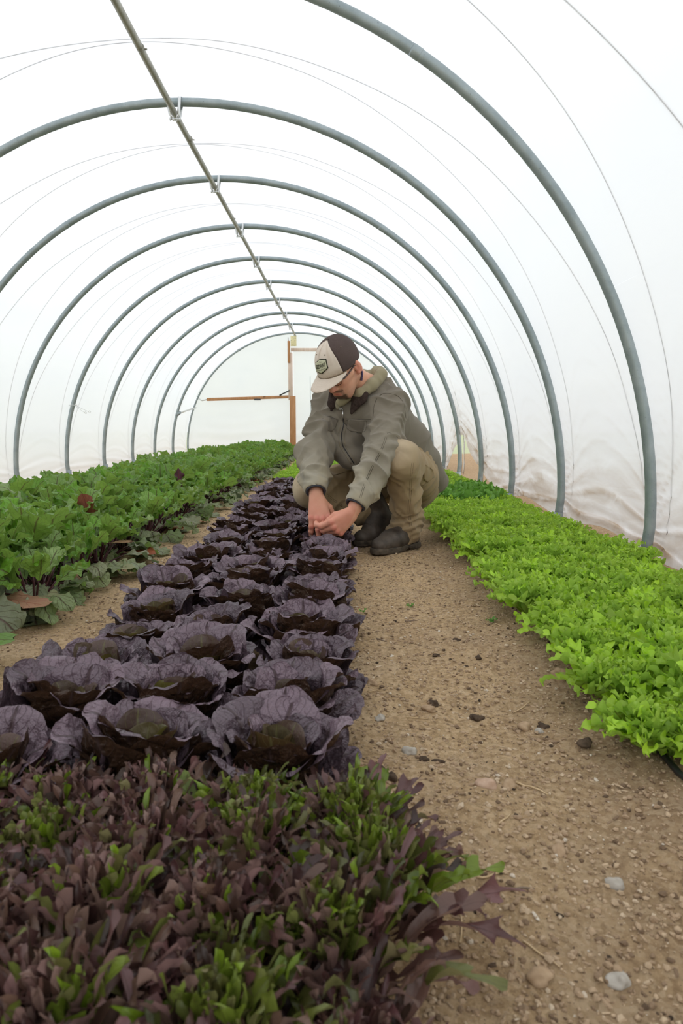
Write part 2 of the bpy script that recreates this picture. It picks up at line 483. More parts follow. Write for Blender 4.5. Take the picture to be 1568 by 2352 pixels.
# ridge purlin runs just under the hoops, a little left of the crown
RX, RZ = -0.957, 2.335
pr = thing('ridge_purlin', 'long straight ridge pipe running under all the hoops along the roof', 'pipe', (0, 0, 0))
mb = MB(); yy = np.linspace(-3.0, YEND + 0.06, 40)
mb.tube([(RX + 0.006 * math.sin(y * 1.1), y, RZ + 0.004 * math.sin(y * 0.7)) for y in yy], 0.0175, 12)
mb.build('pipe', M_RIDGE, pr)
for y in (3.45, 4.48, 6.1, 8.55, 10.6):
    mj = MB(); mj.tube([(RX, y, RZ), (RX, y + 0.012, RZ)], 0.0192, 12); mj.tube([(RX + 0.014, y + 0.02, RZ), (RX + 0.028, y + 0.02, RZ)], 0.004, 6); mj.build('joint_screw', M_RIDGE, pr)
def clamp(k):
    yk = Y0 + k * SP
    c = thing('purlin_clamp', 'bright zinc strap clamp holding the ridge pipe to the hoop ' + where[k].split(',')[0], 'clamp', (RX, yk, RZ), group='ridge clamps')
    rt = 0.029; top = ZC + RB - RZ
    for s in (1, -1):
        mb = MB(); n = 14; V = []; Fc = []
        # flat strap: passes over the hoop beside the ridge pipe and down to the bolt under it
        path = []
        for i in range(n + 1):
            a = PI * i / n
            path.append((0.0, -rt * math.cos(a), top - 0.002 + rt * math.sin(a) * 0.95))
        path = [(0.0, -0.010, -0.042), (0.0, -0.017, -0.02)] + path + [(0.0, 0.017, -0.02), (0.0, 0.010, -0.042)]
        for i, q in enumerate(path):
            off = 0.034 * s if 2 <= i < len(path) - 2 else 0.024 * s if i in (1, len(path) - 2) else 0.010 * s
            for e in (-0.008, 0.008):
                V.append((off + e, q[1], q[2]))
        Fc = [(2 * i, 2 * i + 1, 2 * i + 3, 2 * i + 2) for i in range(len(path) - 1)]
        me = make_mesh('strap', V, Fc, M_STEEL2); ob = link('strap', me, c)
        so = ob.modifiers.new('thick', 'SOLIDIFY'); so.thickness = 0.003; so.offset = 0
    mb = MB(); mb.tube([(-0.02, -0.012, -0.043), (0.024, -0.012, -0.043)], 0.0045, 8); mb.tube([(0.024, -0.012, -0.043), (0.031, -0.012, -0.043)], 0.008, 6); mb.tube([(-0.028, -0.012, -0.043), (-0.02, -0.012, -0.043)], 0.008, 6)
    mb.build('bolt', M_STEEL2, c)
for k in range(1, 9): clamp(k)

# cords over the film, two to a bay, crossing at the crown
def cord(k, side, lab):
    pts = []
    for d in np.arange(-3, 183.1, 3):
        u = abs(90 - d) / 88.0
        fr = 0.488 - 0.40 * u ** 1.5 + (0.006 * math.sin(d * 0.21 + k))
        if side: fr = 1 - fr
        bay = fr; dip = -0.018 * math.sin(PI * bay) ** 2
        p0 = prof(d, 0.027); p = prof(d, 0.027 + dip + 0.0035 + 0.016 * math.exp(-max(0, p0[1]) / 0.25))
        pts.append((p[0], Y0 + (k + fr) * SP, p[1]))
    mb = MB(); mb.tube(pts, 0.0023, 5)
    o = mb.build('cover_cord', M_ROPE); tag(o, lab, 'cord', 'cords over the plastic cover')
names = ['in the bay nearest the camera', 'in the second bay', 'in the third bay', 'in the fourth bay', 'in the fifth bay', 'in the sixth bay', 'in the seventh bay', 'in the eighth bay', 'in the ninth bay', 'in the last bay before the end wall']
for k in range(-1, 9):
    for s in (0, 1):
        cord(k, s, 'thin cord outside the film ' + names[k + 1] + (', far strand' if s else ', near strand'))

# ------------------------------------------------------------------ wooden door frame and small fittings at the far end
def mat_wood(name, a, b):
    t = NT(name); v = t.obj(); mp = t.n('ShaderNodeMapping'); mp.inputs['Scale'].default_value = (30, 30, 2.0); t.l(v, mp.inputs[0])
    n = t.noise(1.5, 5, mp.outputs[0], 0.6, 1.0); k = t.noise(5.0, 2, v)
    c = t.ramp(n.outputs[0], [(0.3, a), (0.7, b)])
    c = t.mix(t.ramp(k.outputs[0], [(0.68, (0, 0, 0)), (0.75, (0.7, 0.7, 0.7))]), c, (0.12, 0.05, 0.02))
    return t.done(t.pbr(c, 0.7, 0.3, 0.0, t.bump(n.outputs[0], 0.3, 0.001)))
M_WOOD = mat_wood('orange_timber', (0.42, 0.20, 0.085), (0.58, 0.31, 0.15))
M_WOODP = mat_wood('pale_timber', (0.66, 0.50, 0.40), (0.80, 0.66, 0.55))
fr = thing('door_frame', 'timber door post and lintel standing at the far end of the tunnel', 'door frame', (-1.05, YEND, 0))
mb = MB(); mb.box((0.03, 0, 0.57), (0.115, 0.09, 1.18), bev=0.004); mb.build('lower_post', M_WOOD, fr)
mb = MB(); mb.box((-0.01, 0.0, 1.545), (0.085, 0.05, 0.93), bev=0.003); o = mb.build('post', M_WOODP, fr); o['label'] = 'pale planed upper post'
mb = MB(); mb.box((-0.035, -0.035, 2.02), (0.05, 0.04, 0.42), bev=0.003); mb.build('splice_board', M_WOOD, fr)
mb = MB(); mb.box((0.57, 0.0, 2.065), (1.13, 0.045, 0.065), bev=0.003); o = mb.build('lintel', M_WOODP, fr)
mb = MB(); mb.box((1.16, 0.0, 1.04), (0.085, 0.05, 2.1), bev=0.003); mb.build('post', M_WOODP, fr)
mb = MB(); mb.tube([(-0.045, -0.02, 2.22), (-0.045, -0.02, 2.30)], 0.012, 8); mb.build('pipe_strap', M_STEEL2, fr)
rail = thing('cross_rail', 'thin wooden cross rail from the door post to the left end hoop', 'rail', (-1.9, YEND, 1.11))
mb = MB(); A = np.array([(-0.83, 0, -0.018), (0.80, 0, 0.035)]); dd = A[1] - A[0]; ang = math.atan2(dd[2], dd[0])
R = np.array([[math.cos(ang), 0, -math.sin(ang)], [0, 1, 0], [math.sin(ang), 0, math.cos(ang)]])
mb.box((A[0] + A[1]) / 2, (np.linalg.norm(dd), 0.04, 0.058), R, bev=0.003); mb.build('board', M_WOOD, rail)
M_DARK = simple_mat('dark_iron', (0.05, 0.055, 0.06), (0.11, 0.115, 0.12), 50, 0.5, 0.5, 0.3)
mb = MB(); mb.tube([(0.62, -0.03, 0.06), (0.82, -0.03, 0.16)], 0.014, 8); mb.build('latch', M_DARK, rail)
mb = MB(); mb.box((0.18, -0.03, -0.02), (0.13, 0.02, 0.03)); mb.build('bracket', M_DARK, rail)
mb = MB(); mb.tube([(-0.83, 0, -0.018), (-0.93, -0.02, -0.04), (-0.99, -0.02, 0.0)], 0.013, 8); mb.build('eye_bolt', M_STEEL2, rail)
br = thing('brace_pipe', 'short slanting steel brace pipe between the last two hoops on the left', 'pipe', (-3.02, 12.59, 0.8))
mb = MB(); mb.tube([(0, 0, 0), (0.07, 1.17, 0.13)], 0.016, 10); mb.build('pipe', M_STEEL2, br)
mb = MB(); mb.tube([(-0.01, -0.03, -0.02), (0.01, 0.05, 0.01)], 0.034, 10); mb.build('clamp', M_STEEL, br)
# sticky insect card
def mat_trap():
    t = NT('yellow_sticky_card'); v = t.obj(); n = t.noise(55.0, 2, v)
    c = t.mix(t.ramp(n.outputs[0], [(0.62, (0, 0, 0)), (0.66, (1, 1, 1))]), (0.82, 0.74, 0.42), (0.12, 0.09, 0.05))
    return t.done(t.pbr(c, 0.5, 0.4))
tr = thing('insect_trap', 'small yellow sticky insect card hanging at the far end of the ridge', 'insect trap', (-0.985, 13.68, 2.22))
mb = MB(); mb.box((0, 0, 0), (0.115, 0.004, 0.20), bev=0.001); mb.build('card', mat_trap(), tr)
mb = MB(); mb.tube([(0, 0, 0.10), (0.02, 0.01, 0.13)], 0.003, 5); mb.build('wire_hook', M_DARK, tr)
# door pull cord and bottom board
mb = MB(); mb.tube([(-0.67, YEND + 0.03, 1.55), (-0.665, YEND + 0.03, 1.0), (-0.62, YEND + 0.03, 0.3)], 0.008, 6)
tag(mb.build('door_pole', simple_mat('pale_pole', (0.55, 0.62, 0.63), (0.7, 0.75, 0.76), 20, 0.5)), 'thin pale pole standing against the door curtain left of the man', 'pole')
# spring wire hook hanging off the fifth hoop on the left
mb = MB()
for a, c in (((-3.019, 7.7, 0.802), (-2.862, 7.62, 0.714)), ((-3.009, 7.7, 0.802), (-2.818, 7.62, 0.724))):
    a = np.array(a); c = np.array(c); mb.tube([a, c], 0.0022, 5)
    ring = [c + 0.011 * np.array([math.cos(q), 0, math.sin(q)]) + np.array([0.008, 0, 0]) for q in np.linspace(0, 2 * PI, 12)]
    mb.tube(ring, 0.0022, 5)
a = np.array((-3.019, 7.7, 0.802))
mb.tube([a + np.array([0.045 * math.cos(q) - 0.012, 0.03 * math.sin(q) + 0.03, 0.0]) for q in np.linspace(0, 2 * PI, 14)], 0.0025, 5)
tag(mb.build('spring_wire_hook', M_STEEL2), 'sprung wire hook with two looped ends clipped on a left hoop leg', 'hook')

# ------------------------------------------------------------------ leaves
def leaf(L, W, phi, wfun, nu=10, nv=7, cup=0.25, ruf=0.0, rufn=5.0, puck=0.0, twist=0.0, slant=0.0, seed=0, side=0.0, edgecurl=0.0, tipdense=False):
    """one leaf growing from the origin along +x; phi(u) elevation in degrees. returns V, F, uv"""
    rg = np.random.RandomState(seed)
    u = np.linspace(0, 1, nu); v = np.linspace(-1, 1, nv)
    if tipdense: u = np.sin(u * PI / 2) * 0.75 + u * 0.25
    ph = np.radians(np.array([phi(q) for q in u])); du = L * np.diff(u)
    cx = np.concatenate([[0], np.cumsum(np.cos((ph[1:] + ph[:-1]) / 2) * du)]); cz = np.concatenate([[0], np.cumsum(np.sin((ph[1:] + ph[:-1]) / 2) * du)])
    w = np.array([wfun(q) for q in u]) * W
    U, Vv = np.meshgrid(u, v, indexing='ij')
    Wg = w[:, None] * np.ones_like(Vv)
    p0 = rg.rand(4) * 6.28
    h = cup * Wg * Vv ** 2 + ruf * np.abs(Vv) ** 2 * (np.sin(U * rufn * 6.28 + p0[0] + 1.1 * np.sign(Vv)) + 0.5 * np.sin(U * rufn * 11 + p0[1] - Vv * 2)) * np.clip(U * 3, 0, 1)
    h = h - edgecurl * Wg * np.clip(np.abs(Vv) - 0.55, 0, 1) ** 2 * 4
    if puck:
        Q = np.stack([U.ravel() * L * 55 + seed * 3.1, (Vv * Wg).ravel() * 55, np.full(U.size, seed * 1.7)], 1)
        h = h + puck * (noise(Q) + 0.5 * noise(Q * 2.1)).reshape(U.shape) * np.clip(U * 2.5, 0, 1)
    tw = np.radians(twist) * U; lat = Wg * Vv; sl = slant * np.abs(Vv) * Wg
    # local frame
    Tx, Tz = np.cos(ph)[:, None], np.sin(ph)[:, None]; Nx, Nz = -Tz, Tx
    y_ = lat * np.cos(tw) - h * np.sin(tw); n_ = lat * np.sin(tw) + h * np.cos(tw)
    X = cx[:, None] + Nx * n_ + Tx * sl; Z = cz[:, None] + Nz * n_ + Tz * sl; Y = y_ + side * L * U ** 2
    V = np.stack([X.ravel(), Y.ravel(), Z.ravel()], 1)
    g = np.arange(nu * nv).reshape(nu, nv)
    F = np.stack([g[:-1, :-1].ravel(), g[1:, :-1].ravel(), g[1:, 1:].ravel(), g[:-1, 1:].ravel()], 1)
    uv = np.stack([(Vv.ravel() + 1) / 2, U.ravel()], 1)
    return V, F, uv

class Foliage:
    def __init__(s): s.V = []; s.F = []; s.U = []; s.C = []; s.n = 0
    def put(s, lf, az, base=(0, 0, 0), col=(0.5, 0, 0), tilt=0.0):
        V, F, uv = lf
        c, q = math.cos(az), math.sin(az)
        if tilt:
            ct, st = math.cos(tilt), math.sin(tilt)
            V = np.stack([V[:, 0], V[:, 1] * ct - V[:, 2] * st, V[:, 1] * st + V[:, 2] * ct], 1)
        V = np.stack([V[:, 0] * c - V[:, 1] * q, V[:, 0] * q + V[:, 1] * c, V[:, 2]], 1) + np.asarray(base)
        s.V.append(V); s.F.append(F + s.n); s.U.append(uv)
        col = np.asarray(col, float)
        s.C.append(np.tile(col, (len(V), 1)) if col.ndim == 1 else col); s.n += len(V)
    def mesh(s, name, mat):
        V = np.concatenate(s.V)
        V[:, 2] = np.maximum(V[:, 2], 0.002)
        return make_mesh(name, V, np.concatenate(s.F).tolist(), mat, uv=np.concatenate(s.U), col=np.concatenate(s.C))

def sm(a, b, x):
    t = min(1, max(0, (x - a) / (b - a))); return t * t * (3 - 2 * t)

def interp(pts):
    xs_, ys_ = zip(*pts)
    return lambda q: float(np.interp(q, xs_, ys_))

# ---- dark romaine heads
M_ROM = leaf_mat('purple_romaine', (0.100, 0.062, 0.080), (0.245, 0.175, 0.210), (0.062, 0.031, 0.016), (0.10, 0.062, 0.058), (0.11, 0.10, 0.014), rough=0.40, spec=0.6, trans=0.18, vein_n=9, vein_w=0.22, puck=75, pb=1.0, var=(0.62, 0.75), bd=0.010)
M_ROMH = leaf_mat('romaine_heart', (0.085, 0.050, 0.045), (0.13, 0.075, 0.065), (0.075, 0.038, 0.018), (0.17, 0.16, 0.06), (0.20, 0.22, 0.03), rough=0.42, spec=0.5, trans=0.3, vein_n=8, vein_w=0.6, puck=150, pb=0.4)
def rom_w(u):
    if u < 0.55: return 0.24 + 0.76 * sm(0.0, 0.55, u)
    return max(0.04, (max(0.0, 1 - ((u - 0.55) / 0.452) ** 2.1)) ** 0.5)
def romaine_meshes(seed):
    rg = np.random.RandomState(seed); A = Foliage(); B = Foliage()
    rings = [  # n, length, halfwidth, elevation along the leaf, cup, edgecurl, green at the base, radius at the crown
        (7, 0.135, 0.056, (12, 36, 40, 6), 0.10, 0.10, 0.0, 0.012),
        (7, 0.158, 0.062, (36, 58, 60, 16), 0.22, 0.10, 0.0, 0.014),
        (6, 0.150, 0.060, (52, 70, 68, 18), 0.26, 0.10, 0.04, 0.012),
        (5, 0.132, 0.052, (64, 78, 76, 34), 0.34, 0.08, 0.10, 0.010)]
    a0 = rg.rand() * 6.28
    for ri, (n, L, W, ph, cup, ec, ht, b) in enumerate(rings):
        for k in range(n):
            az = a0 + 6.283 * (k + 0.5 * (ri % 2)) / n + rg.uniform(-.26, .26)
            j = rg.uniform(-8, 8); s = rg.uniform(0.82, 1.1)
            tipd = ph[3] + rg.uniform(-22, 16)
            pf = interp([(0, ph[0] + j), (0.4, ph[1] + j), (0.68, ph[2] + j), (0.84, (ph[2] + tipd) / 2 + j), (1, tipd)])
            lf = leaf(L * s, W * s * rg.uniform(0.92, 1.14), pf, rom_w, 24, 15, cup * rg.uniform(.7, 1.2), 0.0040, rg.uniform(1.2, 2.4), 0.0060, rg.uniform(-7, 7), 0.0, int(rg.randint(9999)), rg.uniform(-.04, .04), ec * rg.uniform(.5, 1.5), True)
            g = np.clip(1 - lf[2][:, 1] * 1.9, 0, 1) * (0.55 + ht)
            col = np.zeros((len(g), 3)); col[:, 0] = rg.rand(); col[:, 1] = g * (0.5 + 0.6 * rg.rand())
            A.put(lf, az, (b * math.cos(az), b * math.sin(az), 0.0), col, rg.uniform(-.06, .06))
    for ri, (n, L, W, ph, cup, b) in enumerate([(5, 0.116, 0.042, (68, 80, 80, 46), 0.40, 0.010), (5, 0.104, 0.034, (74, 86, 88, 66), 0.5, 0.007), (4, 0.088, 0.024, (82, 90, 92, 80), 0.6, 0.004)]):
        for k in range(n):
            az = rg.rand() * 0.6 + 6.283 * (k + 0.5 * (ri % 2)) / n; s = rg.uniform(0.85, 1.14)
            pf = interp([(0, ph[0]), (0.4, ph[1]), (0.75, ph[2]), (1, ph[3] + rg.uniform(-20, 20))])
            lf = leaf(L * s, W * s, pf, rom_w, 18, 11, cup, 0.002, 2.0, 0.0025, rg.uniform(-12, 12), 0.0, int(rg.randint(9999)), 0, 0.15, True)
            B.put(lf, az, (b * math.cos(az), b * math.sin(az), 0.0), (rg.rand(), 0.03 + 0.36 * rg.rand() ** 2 * (1 if ri else .4), 0.0))
    return A.mesh('outer_leaves', M_ROM), B.mesh('heart_leaves', M_ROMH)

ORD = ['first', 'second', 'third', 'fourth', 'fifth', 'sixth', 'seventh', 'eighth', 'ninth', 'tenth', 'eleventh', 'twelfth', 'thirteenth', 'fourteenth', 'fifteenth', 'sixteenth', 'seventeenth', 'eighteenth', 'nineteenth', 'twentieth']
TENS = {2: 'twenty', 3: 'thirty', 4: 'forty', 5: 'fifty', 6: 'sixty'}
def ordw(i):
    n = i + 1
    if n <= 20: return ORD[n - 1]
    t, r = divmod(n, 10)
    return (TENS[t] + '-' + ORD[r - 1]) if r else TENS[t][:-1] + 'ieth'

def planter(name, cat, group, variants, spots):
    """variants: list of dicts part -> mesh. spots: (x, y, rot, scale, label, variant)"""
    protos = {}
    for (x, y, r, s, lab, vi, tilt) in spots:
        z = gz(x, y) - 0.004
        if vi not in protos:
            t = thing(name, lab, cat, (x, y, z), 0, group)
            for pn, me in variants[vi].items(): link(pn, me, t)
            t.rotation_euler = (tilt[0], tilt[1], r); t.scale = (s, s, s * 1.0); protos[vi] = t
        else:
            dup(protos[vi], (x, y, z), (tilt[0], tilt[1], r), (s, s, s), lab, group)

# ---- lobed leaves shared by the green frilly lettuce and the red oakleaf
def lobed(nl, depth, tipw=0.55, base=0.14, peak=0.62):
    def f(u):
        env = base + (1 - base) * sm(0.04, peak, u)
        if u > peak: env *= max(0.04, 1 - (1 - tipw) * ((u - peak) / (1 - peak)) ** 1.3)
        if u > 0.9: env *= max(0.05, 1 - ((u - 0.9) / 0.1) ** 2)
        ph = (u ** 1.25 * nl + 0.15) % 1.0
        tooth = (ph / 0.7) ** 1.3 if ph < 0.7 else ((1 - ph) / 0.3) ** 0.7
        return env * (1 - depth + depth * tooth)
    return f
def frilly_mesh(seed, name, mat, n, R, H, nl, depth, Wf, nu, nv, ruf, upright, slant, heartcol, tipw=0.5, Lj=0.2):
    rg = np.random.RandomState(seed); A = Foliage()
    for k in range(n):
        q = (k + 0.5) / n                       # 0 heart .. 1 outside
        az = k * 2.39996 + rg.uniform(-.25, .25)
        e = (88 - 62 * q ** 1.2) * upright
        L = (0.62 + 0.5 * q) * R * 1.18 * rg.uniform(1 - Lj, 1 + Lj * 0.8)
        L = max(L, H * 0.8)
        W = L * Wf * rg.uniform(0.85, 1.2)
        pf = interp([(0, e + 6), (0.45, e + rg.uniform(-6, 10)), (0.8, e - 16 * q - 2 + rg.uniform(-16, 10)), (1, e - 40 * q + rg.uniform(-34, 10))])
        lf = leaf(L, W, pf, lobed(nl, depth, tipw), nu, nv, 0.35, ruf * rg.uniform(0.7, 1.3), rg.uniform(2.0, 3.4), 0.002, rg.uniform(-40, 40), slant, int(rg.randint(99999)), rg.uniform(-.18, .18))
        b = 0.03 * math.sqrt(q) * (R / 0.12)
        A.put(lf, az, (b * math.cos(az), b * math.sin(az), 0.0), (rg.rand(), heartcol(q, rg), 0.0), rg.uniform(-.2, .2))
    return A.mesh(name, mat)

M_FRI = leaf_mat('frilly_green_lettuce', (0.29, 0.50, 0.025), (0.44, 0.66, 0.045), (0.36, 0.56, 0.08), (0.46, 0.68, 0.13), (0.56, 0.75, 0.08), rough=0.40, spec=0.5, trans=0.38, vein_n=5, vein_w=0.25, puck=90, pb=0.3, var=(0.68, 0.64))
M_DGR = leaf_mat('curly_dark_green_lettuce', (0.11, 0.28, 0.02), (0.20, 0.42, 0.04), (0.17, 0.36, 0.06), (0.22, 0.45, 0.12), (0.20, 0.45, 0.06), rough=0.45, spec=0.5, trans=0.3, vein_n=6, vein_w=0.4, puck=70, pb=0.6)
M_RED = leaf_mat('red_oakleaf_lettuce', (0.060, 0.022, 0.022), (0.200, 0.095, 0.095), (0.28, 0.16, 0.15), (0.07, 0.03, 0.025), (0.17, 0.27, 0.012), rough=0.36, spec=0.55, trans=0.28, vein_n=4, vein_w=0.2, puck=90, pb=0.3, var=(0.35, 1.2))
rng = np.random.RandomState(11)
variants = []
for i in range(8):
    a, b = romaine_meshes(100 + i); variants.append({'outer_leaves': a, 'heart_leaves': b})
spots = []
HANDS_XY = (-0.05, 2.86)
for ci, (cx_, cname) in enumerate(((-0.487, 'left-hand row'), (-0.285, 'middle row'), (-0.082, 'row beside the bare path'))):
    y = (0.90, 0.955, 0.93)[ci]; i = 0
    while y < 5.75:
        s = rng.uniform(0.93, 1.08) + (0.05 if i in (0, 1) else 0)
        x = cx_ + rng.uniform(-.02, .02); yy_ = y + rng.uniform(-.02, .02)
        for hx, hy in ((-0.11, 2.86), (-0.03, 2.78)):
            if math.hypot(x - hx, yy_ - hy) < 0.11: s = min(s, 0.80)
        spots.append((x, yy_, rng.rand() * 6.28, s, 'dark purple romaine head, %s from the camera in the %s' % (ordw(i), cname), int(rng.randint(8)), (rng.uniform(-.10, .10), rng.uniform(-.10, .10))))
        y += 0.208; i += 1
planter('romaine_lettuce', 'lettuce', 'dark purple romaine heads in the middle bed', variants, spots)

fv = [{'leaves': frilly_mesh(300 + i, 'leaves', M_FRI, 150, 0.112, 0.120, 6.0, 0.84, 0.172, 44, 5, 0.008, 1.05, 0.75, lambda q, rg: max(0, 0.75 - q) * rg.rand(), tipw=0.22)} for i in range(6)]
dv = [{'leaves': frilly_mesh(340 + i, 'leaves', M_DGR, 60, 0.14, 0.13, 4.5, 0.40, 0.30, 26, 7, 0.016, 1.0, 0.4, lambda q, rg: max(0, 0.6 - q) * rg.rand(), tipw=0.8)} for i in range(2)]
spots = []; dspots = []
cols = ((0.585, 'path-side row'), (0.755, 'second row from the path'), (0.925, 'third row from the path'), (1.08, 'row beside the plastic wall'))
for ci, (cx_, cname) in enumerate(cols):
    y = 1.16 + 0.09 * (ci % 2) ; i = 0
    if ci >= 2: y -= 0.2
    while y < 12.9:
        x = cx_ + rng.uniform(-.02, .02); s = rng.uniform(0.9, 1.12) * (0.82 if ci == 3 else 1.0)
        if y > 4.5: s *= 0.95
        lab = 'bright green frilly lettuce, %s from the camera in the %s' % (ordw(i), cname)
        v = (x, y + rng.uniform(-.02, .02), rng.rand() * 6.28, s, lab, int(rng.randint(6)), (rng.uniform(-.1, .1), rng.uniform(-.1, .1)))
        if 4.45 < y < 5.15 and ci < 3:
            dspots.append((*v[:4], 'dark green curly lettuce, %s from the camera in the %s' % (ordw(len([1 for d in dspots if cname in d[4]])), cname), int(rng.randint(2)), v[6]))
        else:
            spots.append(v); i += 1
        y += 0.19 if y < 5 else 0.235
planter('frilly_lettuce', 'lettuce', 'green frilly lettuces in the right-hand bed', fv, spots)
planter('curly_lettuce', 'lettuce', 'dark green curly lettuces in the right-hand bed', dv, dspots)
spots = []
for ci, (cx_, cname) in enumerate(((-0.49, 'left-hand row'), (-0.27, 'middle row'), (-0.05, 'right-hand row'))):
    y = 6.15; i = 0
    while y < 12.2:
        spots.append((cx_ + rng.uniform(-.02, .02), y, rng.rand() * 6.28, rng.uniform(0.95, 1.2), 'light green lettuce beyond the romaine, %s in the %s of the middle bed' % (ordw(i), cname), int(rng.randint(5)), (0, 0)))
        y += 0.26; i += 1
planter('frilly_lettuce', 'lettuce', 'light green lettuces at the far end of the middle bed', fv, spots)

# ---- red oakleaf in the foreground
rv = [{'leaves': frilly_mesh(400 + i, 'leaves', M_RED, 118, 0.100, 0.160, 2.6, 0.80, 0.105, 20, 5, 0.005, 1.20, 1.7, (lambda g: (lambda q, rg: (0.35 + 0.6 * rg.rand()) if rg.rand() < g * (1.2 - q) else 0.10 * rg.rand()))(g), tipw=0.12, Lj=0.46)} for i, g in enumerate((0.10, 0.20, 0.95, 0.16, 0.6))]
spots = []
for ri, y in enumerate((0.16, 0.27, 0.38, 0.49, 0.60, 0.71, 0.80)):
    for ci in range(6):
        x = -0.022 - 0.115 * ci + (0.02 if ri % 2 else 0) + 0.022 * (ri / 6) - (0.05 if ri < 2 else 0) + rng.uniform(-.012, .012)
        gi_ = int(rng.choice([0, 1, 3, 0]))
        if (ri, ci) in ((1, 0), (2, 0), (3, 1), (5, 0), (6, 1), (6, 0), (5, 3)): gi_ = 2
        if (ri, ci) in ((2, 1), (4, 0), (5, 4), (6, 4), (5, 1)): gi_ = 4
        spots.append((x, y + rng.uniform(-.012, .012), rng.rand() * 6.28, rng.uniform(0.95, 1.12) * (0.92 if ri == 6 else 0.84 if ri < 2 else 0.80 if (ri < 4 and ci == 0) else 1), 'blurred red oakleaf lettuce, %s row from the camera, %s from the path' % (ordw(ri), ordw(ci)), gi_, (rng.uniform(-.1, .1), rng.uniform(-.1, .1))))
planter('oakleaf_lettuce', 'lettuce', 'red oakleaf lettuces in the foreground', rv, spots)

# ---- beets
M_BEET = leaf_mat('beet_leaf', (0.085, 0.25, 0.015), (0.24, 0.46, 0.035), (0.25, 0.40, 0.07), (0.11, 0.025, 0.035), (0.15, 0.18, 0.13), rough=0.38, spec=0.5, trans=0.42, vein_n=6.5, vein_w=0.45, puck=70, pb=1.2)
M_STALK = simple_mat('dark_red_stalk', (0.035, 0.010, 0.012), (0.10, 0.025, 0.03), 40, 0.4, 0.5)
def beet_w(u): return beet_w0(u) * (1 + 0.09 * math.sin(u * 31) + 0.06 * math.sin(u * 53 + 1))
def beet_w0(u):
    if u < 0.5: return 0.12 + 0.88 * sm(-0.05, 0.5, u)
    return max(0.08, (max(0, 1 - ((u - 0.5) / 0.505) ** 2.3)) ** 0.62)
def beet_meshes(seed, n_up=11, n_out=5):
    rg = np.random.RandomState(seed); A = Foliage(); S = MB()
    for k in range(n_up + n_out):
        out = k >= n_up
        az = k * 2.39996 + rg.uniform(-.3, .3)
        if out: az = rg.rand() * 6.28
        q = (k + 0.5) / n_up
        e0 = 86 - 34 * q + rg.uniform(-6, 6) if not out else rg.uniform(18, 46)
        PL = rg.uniform(0.09, 0.17) if not out else rg.uniform(0.08, 0.14)
        bend = rg.uniform(4, 18) if not out else rg.uniform(10, 34)
        pts = [np.zeros(3)]
        for i in range(5):
            e = math.radians(e0 - bend * i / 5); pts.append(pts[-1] + PL / 5 * np.array([math.cos(e), 0, math.sin(e)]))
        e1 = e0 - bend
        L = rg.uniform(0.09, 0.15) if not out else rg.uniform(0.11, 0.17)
        W = L * rg.uniform(0.26, 0.36)
        if out: pf = interp([(0, e1), (0.35, e1 - 18), (0.75, e1 - 55), (1, e1 - 60 - rg.uniform(0, 25))])
        else: pf = interp([(0, e1), (0.4, e1 - rg.uniform(0, 14)), (0.8, e1 - rg.uniform(15, 50)), (1, e1 - rg.uniform(25, 90))])
        lf = leaf(L, W, pf, beet_w, 24, 13, rg.uniform(0.0, 0.35), 0.010, rg.uniform(2.2, 4.0), 0.0060, rg.uniform(-45, 45), 0.1, int(rg.randint(99999)), rg.uniform(-.15, .15), 0.05)
        c, s = math.cos(az), math.sin(az)
        p = np.array(pts); P = np.stack([p[:, 0] * c + 0.012 * c, p[:, 0] * s + 0.012 * s, p[:, 2]], 1)
        S.tube(P, np.linspace(0.0052, 0.003, 6), 6)
        old = (0.45 + 0.55 * rg.rand()) if out else (0.55 * rg.rand() ** 2.5)
        A.put(lf, az, P[-1], (rg.rand(), 0.9 * rg.rand() if out else 0.5 * max(0, rg.rand() - 0.6), old))
    return {'leaves': A.mesh('leaves', M_BEET), 'stalks': S.mesh('stalks', M_STALK)}
bv = [beet_meshes(500 + i, 19, 5) for i in range(5)]
bvo = [beet_meshes(520 + i, 13, 13) for i in range(4)]
spots = []
cols = ((-0.98, 'path-side row'), (-1.17, 'second row from the path'), (-1.37, 'third row from the path'), (-1.57, 'fourth row from the path'), (-1.79, 'back row'))
for ci, (cx_, cname) in enumerate(cols):
    y = 1.12 + 0.1 * (ci % 2); i = 0
    while y < 13.3:
        if ci == 0 and y < 1.9: y = 2.05
        x = cx_ + rng.uniform(-.03, .03); s = rng.uniform(0.88, 1.12) * (0.95 if ci == 0 else 1.08)
        vi = int(rng.randint(4)) + 5 if ci == 0 else int(rng.randint(5))
        if ci == 0: s *= 0.90
        spots.append((x, y + rng.uniform(-.03, .03), rng.rand() * 6.28, s, 'green beet plant, %s from the camera in the %s' % (ordw(i), cname), vi, (rng.uniform(-.1, .1), rng.uniform(-.05, .1))))
        y += 0.20 if y < 5 else 0.25; i += 1
planter('beet_plant', 'beet', 'beet plants in the left-hand bed', bv + bvo, spots)

